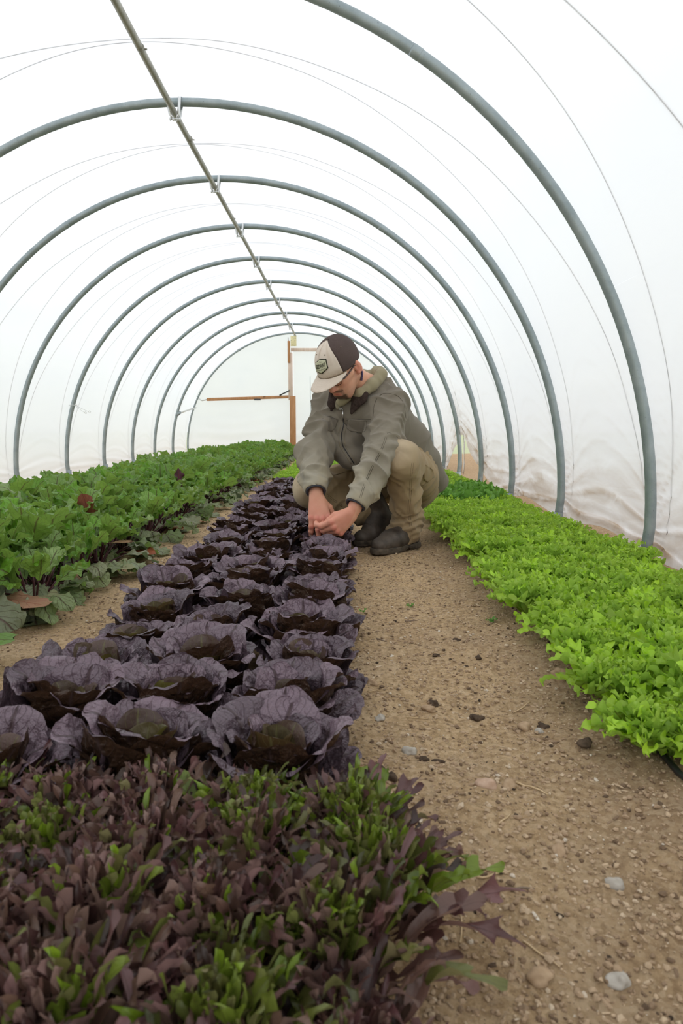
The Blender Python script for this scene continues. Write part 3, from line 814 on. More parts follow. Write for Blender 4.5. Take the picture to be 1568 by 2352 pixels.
# ------------------------------------------------------------------ the man: surfaces grown from distance fields
class Field:
    def __init__(s, lo, hi, h):
        s.lo = np.asarray(lo, float); s.h = h; s.n = np.ceil((np.asarray(hi, float) - s.lo) / h).astype(int) + 1
        s.F = np.full(tuple(s.n), 0.5, np.float32)
    def _reg(s, lo, hi):
        a = np.clip(np.floor((lo - s.lo) / s.h).astype(int), 0, s.n); b = np.clip(np.ceil((hi - s.lo) / s.h).astype(int) + 1, 0, s.n)
        sl = tuple(slice(int(p), int(q)) for p, q in zip(a, b))
        ax = [(s.lo[i] + s.h * np.arange(a[i], b[i])).astype(np.float32) for i in range(3)]
        return sl, ax
    def _comb(s, sl, d, k, op):
        F = s.F[sl]
        if op == 'sub':
            d = -d
            hh = np.clip(0.5 - 0.5 * (F - d) / max(k, 1e-6), 0, 1); s.F[sl] = F * (1 - hh) + d * hh + k * hh * (1 - hh)
        else:
            hh = np.clip(0.5 + 0.5 * (F - d) / max(k, 1e-6), 0, 1); s.F[sl] = F * (1 - hh) + d * hh - k * hh * (1 - hh)
    def bone(s, a, b, ra, rb, k=0.02, op='add', flat=None):
        """round cone; flat=(axis, factor) squashes the section along an axis"""
        a = np.asarray(a, float); b = np.asarray(b, float); m = max(ra, rb) * 1.3 + k * 2 + 0.02
        sl, ax = s._reg(np.minimum(a, b) - m, np.maximum(a, b) + m)
        X, Y, Z = np.meshgrid(*ax, indexing='ij')
        ab = b - a; L2 = max(ab.dot(ab), 1e-9)
        px_, py_, pz_ = X - a[0], Y - a[1], Z - a[2]
        t = np.clip((px_ * ab[0] + py_ * ab[1] + pz_ * ab[2]) / L2, 0, 1)
        qx, qy, qz = px_ - t * ab[0], py_ - t * ab[1], pz_ - t * ab[2]
        if flat is not None:
            n = nm(flat[0]); dn = qx * n[0] + qy * n[1] + qz * n[2]; g = (1 / flat[1] - 1)
            qx, qy, qz = qx + n[0] * dn * g, qy + n[1] * dn * g, qz + n[2] * dn * g
        d = np.sqrt(qx * qx + qy * qy + qz * qz) - (ra + (rb - ra) * t)
        if flat is not None: d = d * min(1.0, (flat[1] + 1) / 2)
        s._comb(sl, d, k, op)
    def ell(s, c, r, R=None, k=0.02, op='add', p=2.0):
        """ellipsoid with rotation rows R (local axes in world)"""
        c = np.asarray(c, float); r = np.asarray(r, float); R = np.eye(3) if R is None else np.asarray(R, float)
        m = r.max() + 2 * k + 0.02
        sl, ax = s._reg(c - m, c + m); X, Y, Z = np.meshgrid(*ax, indexing='ij'); P = (X - c[0], Y - c[1], Z - c[2])
        q = [(P[0] * R[i][0] + P[1] * R[i][1] + P[2] * R[i][2]) / r[i] for i in range(3)]
        if p == 2.0: n = np.sqrt(q[0] ** 2 + q[1] ** 2 + q[2] ** 2)
        else: n = (np.abs(q[0]) ** p + np.abs(q[1]) ** p + np.abs(q[2]) ** p) ** (1 / p)
        g = np.sqrt((q[0] / r[0]) ** 2 + (q[1] / r[1]) ** 2 + (q[2] / r[2]) ** 2) + 1e-6
        d = np.where(n > 1e-4, n * (n - 1) / g, -r.min())
        s._comb(sl, d.astype(np.float32), k, op)
    def plane(s, c, n, k=0.004):
        """cut away everything on the side n points to"""
        c = np.asarray(c, float); n = nm(n)
        ax = [(s.lo[i] + s.h * np.arange(s.n[i])).astype(np.float32) for i in range(3)]
        X, Y, Z = np.meshgrid(*ax, indexing='ij')
        d = (X - c[0]) * n[0] + (Y - c[1]) * n[1] + (Z - c[2]) * n[2]
        hh = np.clip(0.5 - 0.5 * (s.F - d) / k, 0, 1); s.F = s.F * (1 - hh) + d * hh + k * hh * (1 - hh)
    def mesh(s, smooth=1):
        F = s.F; ins = F < 0
        cell = ins[:-1, :-1, :-1].astype(np.int8)
        cnt = np.zeros(tuple(s.n - 1), np.int8)
        for dx in (0, 1):
            for dy in (0, 1):
                for dz in (0, 1):
                    cnt += ins[dx:dx + s.n[0] - 1, dy:dy + s.n[1] - 1, dz:dz + s.n[2] - 1]
        act = (cnt > 0) & (cnt < 8)
        I = np.argwhere(act); idx = np.full(act.shape, -1, np.int64); idx[act] = np.arange(len(I))
        acc = np.zeros((len(I), 3)); num = np.zeros(len(I))
        cor = [(a, b, c) for a in (0, 1) for b in (0, 1) for c in (0, 1)]
        for a in cor:
            for ax in range(3):
                if a[ax]: continue
                b = list(a); b[ax] = 1
                fa = F[I[:, 0] + a[0], I[:, 1] + a[1], I[:, 2] + a[2]]; fb = F[I[:, 0] + b[0], I[:, 1] + b[1], I[:, 2] + b[2]]
                m = (fa < 0) != (fb < 0); t = np.where(m, fa / np.where(m, fa - fb, 1), 0)
                p = np.tile(np.array(a, float), (len(I), 1)); p[:, ax] = t
                acc[m] += p[m]; num[m] += 1
        V = s.lo + s.h * (I + acc / num[:, None])
        Fs = []
        for ax in range(3):
            u, v = (ax + 1) % 3, (ax + 2) % 3
            sl0 = [slice(None)] * 3; sl1 = [slice(None)] * 3; sl0[ax] = slice(0, -1); sl1[ax] = slice(1, None)
            A = ins[tuple(sl0)]; B = ins[tuple(sl1)]; ch = A != B
            ch2 = ch.copy()
            for q in (u, v):
                e = [slice(None)] * 3; e[q] = 0; ch2[tuple(e)] = False; e[q] = -1; ch2[tuple(e)] = False
            E = np.argwhere(ch2)
            if not len(E): continue
            def at(du, dv):
                K = E.copy(); K[:, u] += du; K[:, v] += dv; return idx[K[:, 0], K[:, 1], K[:, 2]]
            q4 = np.stack([at(-1, -1), at(0, -1), at(0, 0), at(-1, 0)], 1)
            fl = ~A[E[:, 0], E[:, 1], E[:, 2]]
            q4[fl] = q4[fl][:, ::-1]; Fs.append(q4)
        Q = np.concatenate(Fs); Q = Q[(Q >= 0).all(1)]
        for _ in range(smooth):
            S = np.zeros_like(V); c = np.zeros(len(V))
            for a, b in ((0, 1), (1, 2), (2, 3), (3, 0)):
                np.add.at(S, Q[:, a], V[Q[:, b]]); np.add.at(S, Q[:, b], V[Q[:, a]]); np.add.at(c, Q[:, a], 1); np.add.at(c, Q[:, b], 1)
            V = V * 0.5 + 0.5 * S / np.maximum(c, 1)[:, None]
        return V, Q
def normals(V, Q):
    n = np.cross(V[Q[:, 2]] - V[Q[:, 0]], V[Q[:, 3]] - V[Q[:, 1]]); N = np.zeros_like(V)
    for k in range(4): np.add.at(N, Q[:, k], n)
    return N / (np.linalg.norm(N, axis=1)[:, None] + 1e-12)
def a3(*p): return np.array(p, float)

# joints in world metres
HIPL, HIPR = a3(.352, 3.42, .285), a3(.205, 3.52, .29)
KNL, KNR = a3(.252, 2.985, .440), a3(-.165, 3.27, .285)
ANL, ANR = a3(.297, 3.165, .10), a3(.190, 3.37, .105)
PEL, WAI, CHE, NEK = a3(.29, 3.46, .34), a3(.245, 3.42, .46), a3(.125, 3.275, .625), a3(.115, 3.20, .745)
SHL, SHR = a3(.200, 3.14, .655), a3(-.050, 3.29, .655)
ELL, ELR = a3(.168, 2.98, .450), a3(-.135, 3.09, .440)
WRL, WRR = a3(.050, 2.845, .240), a3(-.122, 2.945, .285)
# head frame
HY, HP = math.radians(35), math.radians(42)
HF = a3(-math.sin(HY) * math.cos(HP), -math.cos(HY) * math.cos(HP), -math.sin(HP))
HU = a3(-math.sin(HY) * math.sin(HP), -math.cos(HY) * math.sin(HP), math.cos(HP))
HL = a3(math.cos(HY), -math.sin(HY), 0.0)
HC = a3(-.020, 3.055, .822)          # middle of the skull
HR = np.stack([HF, HL, HU])         # rows: forward, left, up
def hp(f, l, u): return HC + HF * f + HL * l + HU * u

def mat_skin():
    t = NT('skin'); v = t.obj(); n = t.noise(30.0, 4, v); m = t.noise(300.0, 3, v)
    at = t.n('ShaderNodeAttribute', attribute_name='Col'); cs = t.n('ShaderNodeSeparateColor'); t.l(at.outputs['Color'], cs.inputs[0])
    c = t.mix(n.outputs[0], (0.66, 0.32, 0.195), (0.77, 0.43, 0.30))
    c = t.mix(cs.outputs[0], c, (0.62, 0.15, 0.12))                     # flushed skin, lips, knuckles
    b = t.math('MULTIPLY', cs.outputs[1], t.ramp(m.outputs[0], [(0.32, (0.75, 0.75, 0.75)), (0.55, (1, 1, 1))]))
    c = t.mix(b, c, (0.085, 0.05, 0.032))                               # beard and brows
    c = t.mix(cs.outputs[2], c, (0.80, 0.62, 0.54))                     # nails
    return t.done(t.pbr(c, 0.5, 0.4, 0.0, t.bump(m.outputs[0], 0.12, 0.001), Subsurface_Weight=0.15, Subsurface_Scale=0.01))
M_SKIN = mat_skin()

# --- head and neck
fd = Field(a3(-.27, 2.72, .03), a3(.50, 3.66, .95), 0.0026)
fd.ell(hp(-.012, 0, .035), (.098, .077, .092), HR, 0.01)               # cranium
fd.ell(hp(.028, 0, -.035), (.066, .062, .078), HR, 0.03)               # face
fd.bone(hp(.045, -.022, -.100), hp(.045, .022, -.100), .022, .022, 0.03)   # chin
for s in (-1, 1):
    fd.bone(hp(.050, .020 * s, -.102), hp(-.018, .056 * s, -.050), .018, .020, 0.025)   # jaw
    fd.bone(hp(.062, .038 * s, -.022), hp(.018, .064 * s, -.012), .016, .014, 0.02)     # cheekbone
    fd.ell(hp(.078, .031 * s, .006), (.012, .018, .012), HR, 0.012, 'sub')              # eye socket
    fd.ell(hp(.070, .031 * s, .004), (.0145, .0155, .0125), HR, 0.004)                  # eye under its lid
    fd.bone(hp(.081, .014 * s, .020), hp(.067, .046 * s, .022), .008, .006, 0.012)      # brow
    fd.ell(hp(.092, .013 * s, -.041), (.011, .009, .008), HR, 0.008)                    # nostril wing
    fd.ell(hp(.097, .007 * s, -.048), (.004, .0035, .005), HR, 0.002, 'sub')
    # ear
    ec = hp(-.012, .074 * s, -.010); e1 = nm(HL * s * 0.55 - HF * 0.85); e2 = nm(np.cross(HU, e1)) 
    ER = np.stack([nm(-HF * 0.9 + HL * s * 0.45 + HU * 0.2), nm(HL * s + HF * 0.5), nm(HU + HF * 0.15)])
    fd.ell(ec + HL * s * 0.008 - HF * 0.008, (.019, .0075, .034), ER, 0.004)
    fd.ell(ec + ER[1] * .0185 - HF * .004 + HU * .004, (.0115, .0095, .021), ER, 0.003, 'sub')
    fd.ell(ec + HL * s * 0.006 - HF * 0.002 - HU * 0.027, (.009, .007, .010), ER, 0.005)
fd.bone(hp(.084, 0, .012), hp(.104, 0, -.034), .010, .0125, 0.012)     # nose
fd.ell(hp(.106, 0, -.037), (.012, .012, .011), HR, 0.008)
fd.bone(hp(.081, -.019, -.069), hp(.081, .019, -.069), .0075, .0075, 0.01)   # lips
fd.bone(hp(.079, -.015, -.081), hp(.079, .015, -.081), .0085, .0085, 0.008)
fd.bone(hp(.094, -.020, -.0745), hp(.094, .020, -.0745), .0032, .0032, 0.004, 'sub')
fd.bone(hp(-.035, 0, -.045), NEK + a3(.012, .012, -.03), .055, .062, 0.03)   # neck
# --- hands
hand_info = []
def hand(wrist, palm_dir, back, thumb_side, fingers, thumb, elbow, plen=0.098, pw=0.046):
    """palm_dir wrist to knuckles, back = outward normal of the back of the hand, thumb_side = unit vector to the thumb edge"""
    D = nm(palm_dir); S = nm(thumb_side - D * D.dot(thumb_side)); B = np.cross(D, S)
    if B.dot(back) < 0: B = -B
    W = np.asarray(wrist, float)
    f = fd
    eb = np.asarray(elbow, float); fo = nm(eb - W)
    f.bone(W + fo * 0.17, W + fo * 0.01, .036, .027, 0.01, flat=(B, 0.80))
    kn = [W + D * (plen * q) + S * (pw * s_) + B * b_ for (q, s_, b_) in ((0.98, 0.78, 0.0), (1.03, 0.26, .003), (0.99, -.26, .001), (0.90, -.76, -.004))]
    for i, k_ in enumerate(kn):
        f.bone(W + D * 0.012 + S * (0.014 * (1.5 - i) * 0.7), k_, .0190, .0148, 0.012, flat=(B, 0.85))
    f.bone(W + D * .022 - B * .009 + S * .010, W + D * .060 - B * .008 + S * .016, .014, .013, 0.016)
    f.bone(W + D * .03 - B * .008 - S * .018, W + D * .06 - B * .006 - S * .022, .013, .012, 0.016)
    nails = []; redk = []
    lens = [(.047, .029, .023), (.052, .033, .024), (.048, .031, .023), (.038, .024, .021)]
    rads = [(.0138, .0126, .0114, .0098), (.0140, .0127, .0115, .0099), (.0134, .0122, .0110, .0095), (.0120, .0110, .0100, .0088)]
    for i in range(4):
        c1, c2, c3, sp = fingers[i]        # bend at each joint in degrees, spread
        p = kn[i]; ang = 0.0; r = rads[i]; dd = nm(D + S * math.tan(math.radians(sp)))
        redk.append((p + B * 0.010, 0.012))
        for j, c in enumerate((c1, c2, c3)):
            ang += math.radians(c); d_ = dd * math.cos(ang) - B * math.sin(ang)
            q = p + d_ * lens[i][j]
            f.bone(p, q, r[j], r[j + 1], 0.0035 if j else 0.006)
            f.ell(p, (r[j] * 1.08,) * 3, None, 0.004)
            if j == 1: redk.append((p + (B * math.cos(ang) + dd * math.sin(ang)) * r[j], 0.009))
            if j == 2:
                nb = B * math.cos(ang) + dd * math.sin(ang); nails.append((p + d_ * lens[i][2] * 0.85 + nb * r[3] * 0.8, nb))
            p = q
    # thumb leaves the side of the palm near its base
    p = W + D * .020 + S * .020 - B * .004; T1, T2, T3 = thumb
    for (vec, ln, ra, rb, kk) in ((T1, .046, .0175, .0140, .012), (T2, .035, .0132, .0118, .004), (T3, .028, .0118, .0095, .004)):
        d_ = nm(D * vec[0] + S * vec[1] + B * vec[2]); q = p + d_ * ln; f.bone(p, q, ra, rb, kk); p = q
    hand_info.append((W, D, nails, redk))
# his right hand: back of the hand up, fingers pointing down into the lettuce
hand(WRR + a3(.004, -.010, -.018), a3(.028, -.055, -.16), a3(-.08, -.86, .40), a3(1, .15, .05),
     [(14, 20, 14, 7), (8, 16, 10, 2), (10, 18, 12, -3), (14, 24, 14, -9)], ((.75, .75, -.30), (.9, .35, -.35), (.95, .10, -.4)), ELR)
# his left hand: comes down from the right, wrist bent, thumb side up, gripping the stem
hand(WRL + a3(-.014, -.010, -.034), a3(-.120, -.045, -.098), a3(.45, -.78, -.55), a3(-.25, -.25, .85),
     [(32, 46, 30, 4), (48, 56, 34, 0), (58, 62, 38, -2), (66, 66, 40, -4)], ((.95, .40, -.45), (.95, -.10, -.25), (.90, -.25, -.25)), ELL)
# torso, arms and legs of the same body under the clothes
fd.bone(PEL, WAI, .10, .10, .05); fd.bone(WAI, CHE, .10, .10, .05); fd.bone(CHE, NEK, .09, .05, .05)
for a, b, ra, rb in ((SHL, ELL, .045, .036), (ELL, WRL, .036, .026), (SHR, ELR, .045, .036), (ELR, WRR, .036, .026), (CHE, SHL, .08, .05), (CHE, SHR, .08, .05),
                     (HIPL, KNL, .075, .052), (KNL, ANL, .05, .038), (HIPR, KNR, .075, .052), (KNR, ANR, .05, .038), (PEL, HIPL, .09, .08), (PEL, HIPR, .09, .08)):
    fd.bone(a, b, ra, rb, .02)
V, Q = fd.mesh(1)
L = (V - HC) @ HR.T
C = np.zeros((len(V), 3))
f_, l_, u_ = L[:, 0], np.abs(L[:, 1]), L[:, 2]
def gs(x, m, s): return np.exp(-((x - m) / s) ** 2)
lips = gs(u_, -.075, .0095) * gs(l_, 0, .021) * (f_ > .066)
C[:, 0] = np.clip(0.9 * lips + 0.45 * gs(f_, .108, .018) * gs(u_, -.040, .016) * (l_ < .02) + 0.45 * np.exp(-((l_ - .085) / .012) ** 2) * (f_ < .012) * (np.abs(u_) < .05) + 0.22 * gs(l_, .045, .02) * gs(u_, -.03, .025) * (f_ > .03), 0, 1)
beard = np.clip((-.080 - u_) / .008, 0, 1) * np.clip((f_ - .022) / .018, 0, 1) * np.clip((.044 - l_) / .012, 0, 1)
mous = gs(u_, -.0600, .0075) * (l_ < .034) * (f_ > .060)
side_ = gs(l_, .026, .006) * (u_ < -.058) * (f_ > .058)
jawst = 0.30 * np.clip((-.055 - u_) / .03, 0, 1) * np.clip(f_ / .03 + .6, 0, 1) + 0.25 * gs(l_, .068, .014) * (u_ > -.075) * (u_ < .03) * gs(f_, .0, .018)
brow = gs(u_, .026, .005) * (f_ > .062) * (l_ > .010) * (l_ < .05)
C[:, 1] = np.clip(np.maximum.reduce([beard, 0.95 * mous, 0.95 * side_, jawst, brow]) * (1 - np.clip(lips * 2, 0, 1)), 0, 1)
hair = np.clip((-.02 - f_) / .01, 0, 1) * (u_ > -.06) * (l_ < .079) * 0.9
C[:, 1] = np.maximum(C[:, 1], hair)
C *= (np.linalg.norm(V - HC, axis=1) < .17)[:, None]
for (W, D, nails, redk) in hand_info:
    near = np.linalg.norm(V - W, axis=1) < .21; dk = np.zeros(len(V))
    for (c, r) in redk: dk = np.maximum(dk, np.exp(-((V - c) ** 2).sum(1) / (r * r)))
    along = (V - W) @ D
    C[:, 0] = np.where(near, np.maximum(C[:, 0], np.clip(0.45 * dk + 0.28 * np.clip((along - .03) / .08, 0, 1) + 0.05, 0, .8)), C[:, 0])
    for (c, nb) in nails: C[:, 2] = np.maximum(C[:, 2], ((((V - c) ** 2).sum(1) < .006 ** 2)).astype(float))
del fd
MAN = thing('person', 'person squatting in a grey-olive work jacket, tan trousers and cap, picking lettuce', 'person', (0.26, 3.3, 0))
ML = np.array([0.26, 3.3, 0.0])
def manpart(name, V, Q, mat, parent=None, C=None, uv=None, base=ML):
    me = make_mesh(name, np.asarray(V) - base, (Q.tolist() if hasattr(Q, 'tolist') else Q), mat, col=C, uv=uv)
    return link(name, me, parent or MAN)
manpart('body', V, Q, M_SKIN, C=C)

# --- cloth materials
def mat_cloth(name, a, b, worn, dirt, scale=6.0, weave=900.0, rough=0.9):
    t = NT(name); v = t.obj(); n = t.noise(scale, 5, v, 0.6); w = t.noise(weave, 2, v); n2 = t.noise(scale * 3, 4, v)
    at = t.n('ShaderNodeAttribute', attribute_name='Col'); cs = t.n('ShaderNodeSeparateColor'); t.l(at.outputs['Color'], cs.inputs[0])
    c = t.mix(n.outputs[0], a, b)
    c = t.mix(t.math('MULTIPLY', cs.outputs[0], 1.0), c, worn)
    c = t.mix(t.math('MULTIPLY', cs.outputs[1], t.ramp(n2.outputs[0], [(0.3, (0.2, 0.2, 0.2)), (0.65, (1, 1, 1))])), c, dirt)
    c = t.mix(t.math('MULTIPLY', cs.outputs[2], 0.75), c, tuple(q * 0.35 for q in a))      # stitched seams
    return t.done(t.pbr(c, rough, 0.15, 0.0, t.bump(t.math('ADD', w.outputs[0], t.math('MULTIPLY', n2.outputs[0], 1.5)), 0.35, 0.0012), Sheen_Weight=0.12))
M_JACK = mat_cloth('grey_olive_canvas', (0.160, 0.137, 0.105), (0.245, 0.212, 0.165), (0.43, 0.39, 0.30), (0.40, 0.31, 0.17))
M_TROU = mat_cloth('tan_canvas', (0.290, 0.205, 0.112), (0.370, 0.275, 0.160), (0.54, 0.43, 0.29), (0.15, 0.10, 0.06))
M_CORD = simple_mat('dark_brown_corduroy', (0.028, 0.018, 0.014), (0.06, 0.04, 0.033), 90, 0.9, 0.2)
M_HOOD = mat_cloth('khaki_hood', (0.27, 0.23, 0.14), (0.37, 0.325, 0.21), (0.5, 0.47, 0.36), (0.3, 0.25, 0.15))
M_KNIT = simple_mat('charcoal_rib_knit', (0.035, 0.035, 0.042), (0.10, 0.10, 0.115), 300, 0.9, 0.1)
M_BLACK = simple_mat('black_plastic', (0.01, 0.01, 0.01), (0.03, 0.03, 0.03), 40, 0.35, 0.5)

def seg_t(V, a, b):
    ab = b - a; t = np.clip(((V - a) @ ab) / ab.dot(ab), 0, 1); q = V - a - t[:, None] * ab
    return t, np.linalg.norm(q, axis=1), q
def folds(V, N, bones, amp, freq, seed, ridge=True):
    """creases that run around and slantwise across each limb"""
    D = np.zeros(len(V)); Wt = np.full(len(V), 1e-6)
    for bi, (a, b, r, k) in enumerate(bones):
        t, d, q = seg_t(V, a, b); w = np.exp(-np.maximum(d - r, 0) / 0.02 - np.clip(d / (r * 2.2), 0, 9) ** 6)
        ax = nm(b - a); up = nm(np.cross(ax, a3(0.3, 0.5, 0.8))); sd = np.cross(ax, up)
        th = np.arctan2(q @ sd, q @ up); s_ = ((V - a) @ ax)
        wv = 0.6 * noise(np.stack([q @ up * 9, q @ sd * 9, s_ * 5], 1) + seed * 2.3 + bi)
        P = np.stack([(s_ + 0.045 * np.sin(th + seed * 2 + bi)) * freq * k + wv, np.cos(th) * 0.8, np.sin(th) * 0.8], 1) + seed * 5.1 + bi * 3.7
        n = noise(P)
        v = 1 - np.abs(n) * 2.6 if ridge else n
        v = v * (0.55 + 0.9 * np.clip(noise(P * 0.6 + 9) + 0.3, 0, 1))
        D += w * v; Wt += w
    return V + N * (amp * np.clip(D / Wt, -1.2, 1.0))[:, None]

# --- trousers
ft = Field(a3(-.30, 2.84, .02), a3(.60, 3.76, .58), 0.0048)
ft.bone(PEL + a3(.02, .03, -.02), PEL + a3(.0, -.02, .06), .150, .150, .04)
ft.bone(HIPL + a3(.02, .03, -.01), KNL + a3(0.01, .02, -.005), .112, .074, .04)
ft.bone(KNL, KNL + a3(-.004, -.01, -.03), .070, .073, .03)
ft.bone(KNL + a3(.004, .01, -.03), ANL + a3(.004, .012, .03), .074, .066, .03)
ft.bone(ANL + a3(0, .005, .05), ANL + a3(-.028, -.026, -.02), .070, .076, .02)
ft.bone(HIPR + a3(0, .0, .0), KNR + a3(0.01, 0, 0), .110, .074, .04)
ft.bone(KNR, KNR + a3(-.004, -.012, -.03), .070, .066, .03)
ft.bone(KNR + a3(.01, .0, -.02), ANR + a3(-.03, -.01, .02), .076, .066, .03)
ft.bone(ANR + a3(-.05, -.03, .03), ANR + a3(.0, .0, -.01), .070, .064, .02)
# flat hems, hollow inside
def hem(f, end, direction, r):
    d = nm(direction)
    f.bone(end + d * .042, end + d * .0425, .115, .115, .003, 'sub', flat=(d, .33))
    f.bone(end - d * .012, end + d * .05, r, r, .003, 'sub')
hem(ft, ANL + a3(-.026, -.022, -.050), a3(0.02, .14, -1), .056)
hem(ft, ANR + a3(.018, .006, -.040), a3(.40, .12, -.80), .052)
V, Q = ft.mesh(2); N = normals(V, Q)
tb = [(HIPL, KNL, .10, 1.0), (KNL, ANL, .07, 1.0), (HIPR, KNR, .10, 1.0), (KNR, ANR, .07, 1.1)]
# smooth over the knee caps, bunched at the ankles and behind the knees
knee = np.exp(-((V - (KNL + a3(-.01, -.04, .03))) ** 2).sum(1) / .065 ** 2) + np.exp(-((V - (KNR + a3(-.05, -.03, .0))) ** 2).sum(1) / .065 ** 2)
V2 = folds(V, N, tb, 0.0110, 12.0, 2.0)
V2 = folds(V2, N, tb, 0.0060, 23.0, 5.0)
V2 = folds(V2, N, tb, 0.0022, 46.0, 7.0)
V = V + (V2 - V) * (1 - 0.85 * np.clip(knee, 0, 1))[:, None]
bun = np.exp(-((V[:, 2] - .125) / .05) ** 2) * (np.linalg.norm(V[:, :2] - ANL[:2], axis=1) < .11)
V = V + N * (0.006 * bun * np.sin(V[:, 2] * 190 + 3 * np.sin(np.arctan2(V[:, 1] - ANL[1], V[:, 0] - ANL[0]) * 2)))[:, None]
C = np.zeros((len(V), 3)); C[:, 0] = 0.9 * np.clip(knee * 1.2, 0, 1)
C[:, 1] = 0.55 * np.clip(np.exp(-((V - (KNL + a3(-.02, -.06, -.0))) ** 2).sum(1) / .05 ** 2), 0, 1) + 0.3 * np.clip((.2 - V[:, 2]) / .12, 0, 1)
def seam_line(V, pts, w=0.0016, off=0.004):
    o = np.zeros(len(V))
    for i in range(len(pts) - 1):
        t, d, q = seg_t(V, pts[i], pts[i + 1]); o = np.maximum(o, (d < w).astype(float)); 
    return o
trousers = manpart('trousers', V, Q, M_TROU, C=C)

# --- jacket
JW = a3(.255, 3.44, .40)
fj = Field(a3(-.30, 2.75, .17), a3(.62, 3.80, .88), 0.0042)
fj.bone(CHE + a3(.02, .01, -.02), WAI + a3(.02, .01, .0), .155, .150, .05, flat=(a3(-.5, -.86, 0), 0.86))
fj.bone(WAI + a3(.02, .02, 0), PEL + a3(.055, .06, .005), .148, .150, .05)
fj.bone(SHL + a3(-.03, .02, .0), SHR + a3(.03, -.01, .0), .100, .100, .05)
fj.bone(CHE + a3(.0, -.01, .05), NEK + a3(.02, .02, -.02), .12, .080, .05)
fj.bone(SHL + a3(.0, .0, .0), SHL + a3(-.02, -.02, -.03), .084, .084, .035)
fj.bone(SHL, ELL, .082, .070, .03); fj.bone(ELL, WRL + a3(.010, .010, .02), .069, .054, .02)
fj.bone(SHR, ELR, .080, .068, .03); fj.bone(ELR, WRR + a3(.0, .006, .022), .067, .053, .02)
# loose skirt of the jacket at the back and front
fj.bone(PEL + a3(.12, .07, .0), PEL + a3(.15, .06, -.06), .075, .055, .04)
fj.bone(PEL + a3(.03, .10, .0), PEL + a3(.06, .12, -.05), .09, .07, .04)
for w_, e_ in ((WRL + a3(.010, .010, .02), ELL), (WRR + a3(.0, .006, .022), ELR)):
    d = nm(w_ - e_); fj.bone(w_ + d * .070, w_ + d * .14, .062, .080, .003, 'sub'); fj.bone(w_ + d * .03, w_ + d * .10, .0415, .0445, .004, 'sub')
fj.ell(NEK + a3(-.035, -.045, .045), (.062, .062, .075), None, .01, 'sub')
fj.bone(a3(-.02, 3.22, .50), a3(.03, 3.17, .43), .075, .055, .05)
fj.bone(a3(.06, 3.25, .46), a3(.10, 3.20, .40), .08, .06, .05)
fj.bone(PEL + a3(.10, .0, .02), PEL + a3(.165, .01, -.035), .085, .062, .04)
V, Q = fj.mesh(2); N = normals(V, Q)
jb = [(SHL, ELL, .08, 1.0), (ELL, WRL, .06, 1.1), (SHR, ELR, .08, 1.0), (ELR, WRR, .06, 1.1), (CHE, PEL, .15, 0.55)]
V0 = V.copy()
V = folds(V, N, jb, 0.0170, 11.0, 1.0)
V = folds(V, N, jb, 0.0120, 19.0, 3.0)
V = folds(V, N, jb, 0.0050, 36.0, 8.0)
w1 = np.minimum(np.linalg.norm(V0 - (WRL + nm(WRL - ELL) * .02), axis=1), np.linalg.norm(V0 - (WRR + nm(WRR - ELR) * .02), axis=1))
V = V0 + (V - V0) * np.clip((w1 - .058) / .05, .12, 1)[:, None]
C = np.zeros((len(V), 3))
tl, dl, _ = seg_t(V, ELL, WRL); tr_, dr, _ = seg_t(V, ELR, WRR); tu, du_, _ = seg_t(V, SHR, ELR); tv, dv_, _ = seg_t(V, SHL, ELL)
sl_ = lambda d_, r_: np.clip((r_ + .02 - d_) / .02, 0, 1)
arm = np.maximum(sl_(dl, .085) * (.30 + .6 * tl), sl_(dr, .085) * (.30 + .6 * tr_))
arm = np.maximum(arm, sl_(du_, .09) * .30 * tu); arm = np.maximum(arm, sl_(dv_, .09) * .30 * tv)
C[:, 0] = np.clip(arm * 0.9, 0, 0.85)
C[:, 1] = 0.6 * np.clip(np.maximum(sl_(dl, .085) * tl, sl_(dr, .085) * tr_), 0, 1) * np.clip(noise(V * 14) * 2, 0, 1)
jacket = manpart('jacket', V, Q, M_JACK, C=C)
def mesh_hits(V, Q):
    from mathutils.bvhtree import BVHTree
    return BVHTree.FromPolygons([tuple(p) for p in V], [tuple(int(i) for i in q) for q in Q])
JT = mesh_hits(V, Q)
def onto(T, p, d, lift=0.0):
    """drop a point onto a garment along d"""
    h_ = T.ray_cast(Vector(p), Vector(d))
    if h_[0] is None: return np.asarray(p, float)
    return np.array(h_[0]) + np.array(h_[1]) * lift

# --- details laid on the jacket; points are given where they would cross the plane y = 3
EYE = a3(0, 0, .57)      # garment details are cast onto the cloth from the front
def drape(T, x, z, lift=0.0, ymin=2.4):
    d = nm(a3(x, 3.0, z) - EYE); o_ = EYE + d * (ymin / d[1])
    h_ = T.ray_cast(Vector(o_), Vector(d))
    if h_[0] is None: return None
    n = np.array(h_[1]); n = n if n.dot(d) < 0 else -n
    return np.array(h_[0]) + n * lift
def drape_line(T, pts, lift=0.0, step=0.006):
    out = []
    for (a, b) in zip(pts[:-1], pts[1:]):
        n = max(1, int(math.hypot(a[0] - b[0], a[1] - b[1]) / step))
        for i in range(n):
            t = i / n; p = drape(T, a[0] + (b[0] - a[0]) * t, a[1] + (b[1] - a[1]) * t, lift)
            if p is not None and (not out or np.linalg.norm(p - out[-1]) < 0.05): out.append(p)
    p = drape(T, pts[-1][0], pts[-1][1], lift)
    if p is not None and out and np.linalg.norm(p - out[-1]) < 0.05: out.append(p)
    return out
def smooth_line(p, n=3):
    p = np.array(p)
    for _ in range(n): p[1:-1] = (p[:-2] + 2 * p[1:-1] + p[2:]) / 4
    return p
